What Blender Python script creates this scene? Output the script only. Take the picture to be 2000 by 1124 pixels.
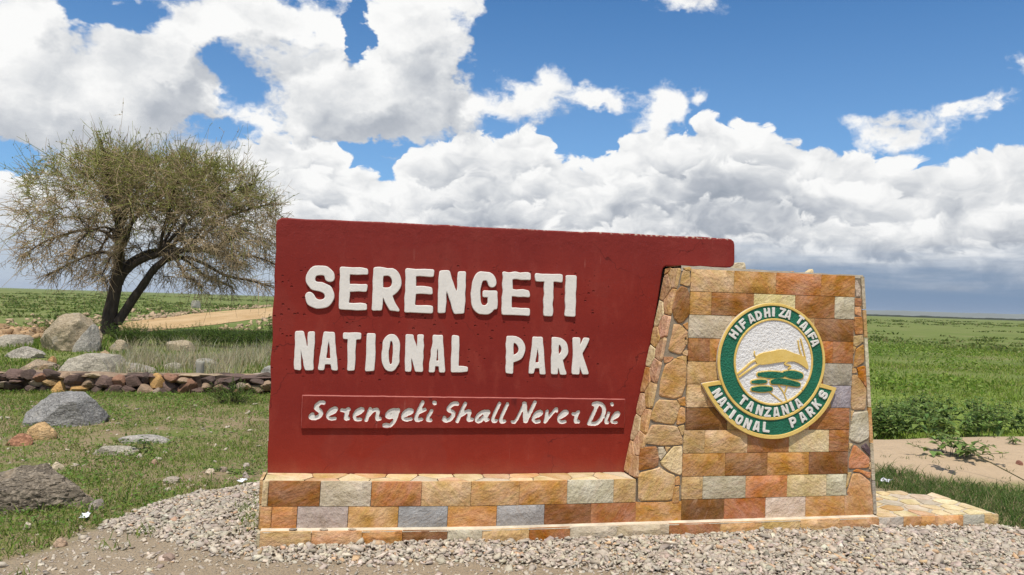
import bpy, bmesh, math, random
import numpy as np
from mathutils import Vector, Matrix, noise as mnoise

S = bpy.context.scene
for o in list(bpy.data.objects):
    bpy.data.objects.remove(o)
COL = S.collection

# ------------------------------------------------------------------ camera
def make_camera():
    y, p, r = math.radians(11.9), math.radians(1.2), math.radians(1.78)
    fw = Vector((math.sin(y)*math.cos(p), math.cos(y)*math.cos(p), math.sin(p)))
    rt = Vector((math.cos(y), -math.sin(y), 0)); up = rt.cross(fw)
    R = math.cos(r)*rt + math.sin(r)*up
    U = -math.sin(r)*rt + math.cos(r)*up
    m = Matrix((R, U, -fw)).transposed().to_4x4()
    m.translation = Vector((0, -4.9, 1.55))
    cd = bpy.data.cameras.new('camera'); cd.sensor_width = 36; cd.lens = 1480/2000*36
    cd.clip_start = .05; cd.clip_end = 30000
    o = bpy.data.objects.new('camera', cd); COL.objects.link(o); o.matrix_world = m
    S.camera = o
make_camera()

# ------------------------------------------------------------------ sun and sky
SUN_TO = Vector((-.32, -.82, 2.05)).normalized()      # direction towards the sun
sd = bpy.data.lights.new('sun', 'SUN'); sd.energy = 4.5; sd.angle = math.radians(.53); sd.color = (1, .955, .88)
so = bpy.data.objects.new('sun', sd); COL.objects.link(so)
so.rotation_euler = (-SUN_TO).to_track_quat('-Z', 'Y').to_euler(); so.location = (-10, -20, 40)
S.view_settings.view_transform = 'Standard'; S.view_settings.look = 'None'
S.view_settings.exposure = 0.0; S.view_settings.gamma = 1; S.view_settings.use_curve_mapping = False

class NT:
    """small node-graph helper"""
    def __init__(s, tree): s.t = tree; s.n = tree.nodes; s.l = tree.links
    def put(s, sock, v):
        if v is None: return
        if hasattr(v, 'is_linked') or hasattr(v, 'links'): s.l.new(v, sock)
        else:
            if isinstance(v, (tuple, list)) and len(v) == 3 and sock.type == 'RGBA': v = (*v, 1)
            sock.default_value = v
    def new(s, typ, **kw):
        n = s.n.new(typ)
        for k, v in kw.items(): setattr(n, k, v)
        return n
    def math(s, op, a, b=None, c=None, clamp=False):
        n = s.new('ShaderNodeMath', operation=op, use_clamp=clamp)
        for i, v in enumerate((a, b, c)):
            if v is not None: s.put(n.inputs[i], v)
        return n.outputs[0]
    def vm(s, op, a, b=None, scale=None):
        n = s.new('ShaderNodeVectorMath', operation=op)
        s.put(n.inputs[0], a)
        if b is not None: s.put(n.inputs[1], b)
        if scale is not None: s.put(n.inputs['Scale'], scale)
        return n.outputs[1] if op in ('LENGTH', 'DOT_PRODUCT', 'DISTANCE') else n.outputs[0]
    def ss(s, v, a, b, lo=0.0, hi=1.0):
        n = s.new('ShaderNodeMapRange', interpolation_type='SMOOTHSTEP')
        for i, x in zip((0, 1, 2, 3, 4), (v, a, b, lo, hi)): s.put(n.inputs[i], x)
        return n.outputs[0]
    def lin(s, v, a, b, lo=0.0, hi=1.0):
        n = s.new('ShaderNodeMapRange')
        for i, x in zip((0, 1, 2, 3, 4), (v, a, b, lo, hi)): s.put(n.inputs[i], x)
        return n.outputs[0]
    def noise(s, vec, scale, detail=4, rough=.55, dist=0.0, lac=2.0):
        n = s.new('ShaderNodeTexNoise'); s.put(n.inputs['Vector'], vec)
        s.put(n.inputs['Scale'], scale); s.put(n.inputs['Detail'], detail); s.put(n.inputs['Roughness'], rough)
        s.put(n.inputs['Distortion'], dist); s.put(n.inputs['Lacunarity'], lac)
        return n.outputs['Fac'], n.outputs['Color']
    def voro(s, vec, scale, feature='F1', smooth=None, detail=0.0, rough=.5, rand=1.0):
        n = s.new('ShaderNodeTexVoronoi', feature=feature); s.put(n.inputs['Vector'], vec)
        s.put(n.inputs['Scale'], scale); s.put(n.inputs['Randomness'], rand)
        if 'Detail' in n.inputs: s.put(n.inputs['Detail'], detail); s.put(n.inputs['Roughness'], rough)
        if smooth is not None: s.put(n.inputs['Smoothness'], smooth)
        return n
    def mix(s, f, a, b, mode='MIX'):
        n = s.new('ShaderNodeMix', data_type='RGBA', blend_type=mode, clamp_factor=True)
        s.put(n.inputs[0], f); s.put(n.inputs[6], a); s.put(n.inputs[7], b)
        return n.outputs[2]
    def ramp(s, v, stops):
        n = s.new('ShaderNodeValToRGB'); e = n.color_ramp.elements
        while len(e) < len(stops): e.new(.5)
        for el, (p, c) in zip(e, stops): el.position = p; el.color = (*c, 1)
        s.put(n.inputs[0], v); return n.outputs[0]
    def mapping(s, vec, loc=(0, 0, 0), rot=(0, 0, 0), scale=(1, 1, 1), typ='POINT'):
        n = s.new('ShaderNodeMapping', vector_type=typ); s.put(n.inputs['Vector'], vec)
        n.inputs['Location'].default_value = loc; n.inputs['Rotation'].default_value = rot; n.inputs['Scale'].default_value = scale
        return n.outputs[0]

# cloud masses: azimuth, elevation (degrees, from the sign's facing direction), half width, half height, tilt, weight
NEAR_CLOUDS = [(-18.72, 12.56, 10.05, 5.0, -5, 2.0), (-21.49, 11.63, 6.96, 4.04, 0, 1.6), (-13.63, 14.82, 6.9, 4.19, 25, 1.7), (-12.11, 17.03, 6.36, 3.01, 25, 2.0), (-7.47, 19.52, 6.7, 2.26, 5, 2.0), (-4.31, 20.27, 3.27, 1.67, 0, 1.2), (-21.7, 16.96, 3.18, 2.26, 0, 1.2), (-16.89, 11.2, 8.15, 2.21, 0, 1.5), (-10.63, 13.04, 3.07, 1.61, -25, 0.9), (-17.14, 17.28, 0.94, 0.61, 0, 0.55), (-7.25, 13.95, 1.77, 2.01, 0, 0.7), (-3.04, 15.8, 3.66, 2.62, 30, 1.4), (1.45, 14.95, 9.23, 4.38, 0, 2.0), (3.57, 19.17, 5.33, 4.02, 10, 1.6), (0.91, 19.3, 2.63, 2.28, 0, 1.0), (6.33, 17.24, 3.46, 2.7, -20, 1.3), (5.68, 13.95, 5.75, 2.23, -5, 1.4), (-4.38, 12.84, 2.54, 1.86, 0, 1.1), (7.35, 21.14, 2.31, 2.32, 0, 0.9), (0.02, 12.85, 5.61, 1.7, 0, 1.2), (13.62, 14.56, 2.55, 1.78, 15, 1.1), (11.49, 14.02, 2.32, 1.55, 0, 0.9), (18.43, 15.41, 2.07, 0.77, 0, 0.8), (22.68, 15.62, 0.98, 0.91, -30, 0.6), (22.93, 14.47, 1.65, 0.84, 10, 0.75), (21.99, 13.21, 0.76, 1.22, -15, 0.7), (26.13, 15.35, 0.66, 0.53, 0, 0.45), (39.35, 12.63, 3.04, 0.89, 5, 0.8), (38.75, 11.78, 1.77, 0.83, 10, 0.7), (42.46, 13.01, 2.44, 0.57, 14, 0.7), (44.57, 13.21, 1.0, 0.39, 20, 0.5), (45.62, 15.67, 0.75, 0.45, 0, 0.5), (-11.54, 10.86, 2.36, 1.21, 0, 1.0), (24.28, 22.07, 2.24, 0.61, 0, 0.6), (-7.74, 17.49, 1.27, 0.95, 20, 0.5), (7.89, 17.15, 1.74, 1.54, 0, 0.8)]
GAPS = [(-16.72, 18.14, 3.46, 1.43, 0, 2.0), (-8.09, 15.75, 1.54, 2.04, -20, 1.25), (-9.59, 12.12, 2.14, 0.94, 20, 1.2), (-1.13, 19.62, 0.82, 2.26, 10, 2.2), (0.85, 10.71, 3.01, 0.99, 0, 1.8), (-21.88, 7.62, 2.02, 1.09, 0, 1.6), (9.77, 18.82, 1.55, 3.48, 0, 1.5)]              # blue openings between the near clouds
BANK_TOP = [(-29.62, 6.44), (-22.41, 7.39), (-18.82, 7.82), (-12.79, 9.51), (-8.84, 10.45), (-7.16, 11.43), (-5.05, 11.63), (-2.16, 11.88), (-0.24, 9.71), (2.4, 9.5), (3.87, 10.9), (5.75, 11.74), (8.43, 12.69), (11.54, 12.65), (13.87, 12.72), (15.28, 10.95), (17.41, 10.91), (19.3, 11.67), (21.56, 12.56), (24.17, 12.75), (26.16, 14.14), (28.16, 13.93), (30.65, 13.16), (32.4, 11.85), (35.1, 11.04), (37.04, 10.73), (40.15, 10.15), (41.63, 10.59), (43.63, 10.89), (45.83, 10.81), (55.26, 9.7)]

def sky_group():
    g = bpy.data.node_groups.new('cloud_density', 'ShaderNodeTree')
    g.interface.new_socket('Vector', in_out='INPUT', socket_type='NodeSocketVector')
    g.interface.new_socket('Near', in_out='OUTPUT', socket_type='NodeSocketFloat')
    g.interface.new_socket('Macro', in_out='OUTPUT', socket_type='NodeSocketFloat')
    t = NT(g); gi = t.new('NodeGroupInput'); go = t.new('NodeGroupOutput')
    d = t.vm('NORMALIZE', gi.outputs[0])
    sp = t.new('ShaderNodeSeparateXYZ'); t.put(sp.inputs[0], d)
    az = t.math('MULTIPLY', t.math('ARCTAN2', sp.outputs[0], sp.outputs[1]), 57.29578)
    el = t.math('MULTIPLY', t.math('ARCSINE', sp.outputs[2]), 57.29578)
    cv = t.new('ShaderNodeCombineXYZ'); t.put(cv.inputs[0], az); t.put(cv.inputs[1], el)
    ae = cv.outputs[0]
    dz = t.mapping(d, scale=(1, 1, 1.35))
    _, wc = t.noise(dz, 8.0, 5, .62)                  # ragged warp of the layout
    wv = t.vm('SUBTRACT', wc, (.5, .5, .5))
    aew = t.vm('ADD', ae, t.vm('SCALE', wv, scale=7.0))
    near = None
    for (a, e, rx, ry, tilt, w) in NEAR_CLOUDS:
        # (each step waits for the one before it, which keeps the shader small in memory)
        av = aew if near is None else t.vm('ADD', aew, t.vm('SCALE', (1e-6, 1e-6, 0), scale=near))
        m = t.mapping(av, (a, e, 0), (0, 0, math.radians(tilt)), (rx, ry, 1e6), 'TEXTURE')
        v = t.math('MULTIPLY_ADD', t.vm('LENGTH', m), -w, w)
        near = v if near is None else t.math('SMOOTH_MAX', near, v, .3)
    for (a, e, rx, ry, tilt, w) in GAPS:
        av = t.vm('ADD', ae, t.vm('ADD', t.vm('SCALE', wv, scale=9.0), t.vm('SCALE', (1e-6, 1e-6, 0), scale=near)))
        m = t.mapping(av, (a, e, 0), (0, 0, math.radians(tilt)), (rx, ry, 1e6), 'TEXTURE')
        near = t.math('SMOOTH_MIN', near, t.math('MULTIPLY_ADD', t.vm('LENGTH', m), w, -w), .3)
    near = t.math('MAXIMUM', near, -1.2)
    # outside the picture the same broken cumulus goes on
    big, _ = t.noise(dz, 2.2, 2, .5)
    away = t.ss(t.math('ABSOLUTE', t.math('SUBTRACT', az, 11.9)), 38.0, 60.0)
    high = t.ss(el, 24.0, 36.0)
    oth = t.math('MAXIMUM', away, high)
    anyc = t.math('MULTIPLY_ADD', big, 7.0, -3.6)
    near2 = t.math('MULTIPLY_ADD', t.math('SUBTRACT', anyc, near), oth, near)
    dw = t.vm('ADD', dz, t.vm('SCALE', wv, scale=.10))
    nz, _ = t.noise(dw, 10.0, 9, .66)
    rd = t.new('ShaderNodeTexNoise', noise_type='RIDGED_MULTIFRACTAL'); t.put(rd.inputs['Vector'], dw)
    for kk, vv in (('Scale', 13.0), ('Detail', 3.0), ('Roughness', .55), ('Offset', 1.0), ('Gain', 1.0)): t.put(rd.inputs[kk], vv)
    det = t.math('ADD', t.math('MULTIPLY_ADD', nz, 2.3, -1.15), t.math('MULTIPLY_ADD', rd.outputs['Fac'], -.28, .20))
    nd = t.math('ADD', near2, t.math('MULTIPLY_ADD', det, 1.2, .10))
    for o, v in zip(go.inputs, (nd, near2)): t.put(o, v)
    return g

def make_world():
    w = bpy.data.worlds.new('World'); S.world = w; w.use_nodes = True
    w.cycles.sampling_method = 'MANUAL'; w.cycles.sample_map_resolution = 512
    t = NT(w.node_tree)
    for n in list(t.n): t.n.remove(n)
    out = t.new('ShaderNodeOutputWorld'); bg = t.new('ShaderNodeBackground')
    STR = .1
    bg.inputs[1].default_value = STR
    t.l.new(bg.outputs[0], out.inputs[0])
    sky = t.new('ShaderNodeTexSky', sky_type='NISHITA', sun_disc=False)
    sky.sun_elevation = math.asin(SUN_TO.z); sky.sun_rotation = math.atan2(SUN_TO.x, SUN_TO.y)
    sky.altitude = 1500; sky.air_density = 1.0; sky.dust_density = .6; sky.ozone_density = 1.6
    tc = t.new('ShaderNodeTexCoord'); d = tc.outputs['Generated']
    sp = t.new('ShaderNodeSeparateXYZ'); t.put(sp.inputs[0], d)
    az = t.math('MULTIPLY', t.math('ARCTAN2', sp.outputs[0], sp.outputs[1]), 57.29578)
    el = t.math('MULTIPLY', t.math('ARCSINE', sp.outputs[2]), 57.29578)
    k = 1.0/STR
    g = sky_group()
    def grp(v):
        n = t.new('ShaderNodeGroup'); n.node_tree = g; t.put(n.inputs[0], v); return n.outputs
    skyc = t.mix(1.0, sky.outputs[0], SKYTINT, 'MULTIPLY')
    hz = t.ss(el, 0.0, 26.0, .36, 0.0)
    col = t.mix(hz, skyc, (.40*k, .55*k, .75*k))
    cr = [(0.0, (.34*k, .38*k, .44*k)), (.30, (.48*k, .51*k, .56*k)), (.6, (.68*k, .70*k, .725*k)), (.85, (.88*k, .885*k, .885*k)), (1.0, (.98*k, .98*k, .97*k))]
    # bank of cumulus above the horizon: rows of heads one behind the other
    fc = t.new('ShaderNodeFloatCurve'); c = fc.mapping.curves[0]
    lo, hi = -40.0, 60.0
    pts = [((a-lo)/(hi-lo), e/25.0) for a, e in BANK_TOP]
    while len(c.points) < len(pts): c.points.new(.5, .5)
    for q, (x, y) in zip(c.points, pts): q.location = (x, y); q.handle_type = 'AUTO_CLAMPED'
    fc.mapping.update()
    dz = t.mapping(d, scale=(1, 1, 1.5))
    _, wc = t.noise(dz, 16.0, 2, .55)
    wv = t.vm('SUBTRACT', wc, (.5, .5, .5))
    wsp = t.new('ShaderNodeSeparateXYZ'); t.put(wsp.inputs[0], wv)
    t.put(fc.inputs['Value'], t.lin(t.math('MULTIPLY_ADD', wsp.outputs[0], 4.0, az), lo, hi))
    h0 = t.math('MULTIPLY', fc.outputs[0], 25.0)
    prev = h0
    shadown, _ = t.noise(dz, 5.5, 3, .6)
    for i, (f, amp, sc, edge, thick, top, sh) in enumerate(BANK_ROWS):
        off = (3.1*i+.3, 1.7*i, .9*i)
        step = t.vm('SCALE', (1e-6, 0, 0), scale=prev)
        pos = t.vm('ADD', t.vm('ADD', dz, t.vm('SCALE', wv, scale=.06)), t.vm('ADD', off, step))
        hn, _ = t.noise(t.mapping(pos, scale=(1, 1, .35)), 6.0+2.5*i, 2, .5)
        n1, _ = t.noise(pos, sc, 7, .60)
        rd = t.new('ShaderNodeTexNoise', noise_type='RIDGED_MULTIFRACTAL'); t.put(rd.inputs['Vector'], pos)
        for kk, vv in (('Scale', sc*1.3), ('Detail', 3.0), ('Roughness', .5), ('Offset', 1.0), ('Gain', 1.0)): t.put(rd.inputs[kk], vv)
        hi_ = t.math('ADD', t.math('MULTIPLY', h0, f), t.math('MULTIPLY_ADD', hn, 2*amp, -amp))
        dep = t.math('SUBTRACT', hi_, el)                                         # degrees below this row's top
        puff = t.math('ADD', t.math('MULTIPLY_ADD', n1, 2.2, -1.1), t.math('MULTIPLY_ADD', rd.outputs['Fac'], -.30, .22))
        dens = t.math('ADD', dep, t.math('MULTIPLY', puff, edge))
        n2, _ = t.noise(t.vm('ADD', pos, (-.25/sc, 0, .55/sc)), sc, 4, .58)
        relief = t.math('SUBTRACT', n1, n2)
        br = t.math('MULTIPLY_ADD', t.ss(dens, .1, thick), -.52, top)
        br = t.math('MULTIPLY_ADD', relief, 1.3, br)
        br = t.math('MULTIPLY_ADD', t.ss(shadown, .42, .62), -sh, br)
        a = t.ss(dens, -.05, .30+.10*i)
        col = t.mix(a, col, t.ramp(br, cr))
        prev = dens
    # under the bank the air is grey with distant rain
    rainc = t.mix(t.ss(az, 0.0, 40.0), (.52*k, .60*k, .69*k), (.19*k, .285*k, .43*k))
    rn, _ = t.noise(t.mapping(d, scale=(1, 1, 9)), 5.0, 4, .55)
    base = t.math('ADD', el, t.math('MULTIPLY_ADD', rn, 5.0, -2.5))
    col = t.mix(t.ss(base, 1.6, 5.4, 1.0, 0.0), col, rainc)
    # nearer, bigger clouds
    A = grp(t.vm('ADD', d, t.vm('SCALE', (1e-6, 0, 0), scale=prev)))
    B = grp(t.vm('ADD', d, t.vm('ADD', (-.016, 0.0, .046), t.vm('SCALE', (1e-6, 0, 0), scale=A['Near']))))
    fine = t.math('SUBTRACT', t.math('SUBTRACT', A['Near'], A['Macro']), t.math('SUBTRACT', B['Near'], B['Macro']))
    broad = t.math('SUBTRACT', A['Macro'], B['Macro'])
    broad = t.math('MINIMUM', t.math('MAXIMUM', broad, -.50), .38)
    mott, _ = t.noise(dz, 4.0, 4, .6)
    ln = t.math('ADD', t.math('MULTIPLY', fine, .34), t.math('MULTIPLY_ADD', broad, .56, .85))
    ln = t.math('SUBTRACT', ln, t.math('MULTIPLY', t.ss(mott, .40, .66), .20))
    ln = t.math('SUBTRACT', ln, t.math('MULTIPLY', t.ss(A['Near'], .2, 1.5), .13))
    col = t.mix(t.ss(A['Near'], -.24, .50), col, t.ramp(ln, cr))
    t.l.new(col, bg.inputs[0])
SKYTINT = (.60, 1.08, 1.40)
#            height  vary  noise scale  edge  thickness  brightness  shadow
BANK_ROWS = [(1.00, .3, 16.0, 1.7, 4.4, 1.04, .16), (.82, 1.5, 19.0, 1.7, 3.6, .99, .36), (.62, 1.8, 24.0, 1.4, 3.2, .95, .34), (.44, 1.4, 30.0, 1.0, 2.9, .94, .18)]
make_world()

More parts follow.
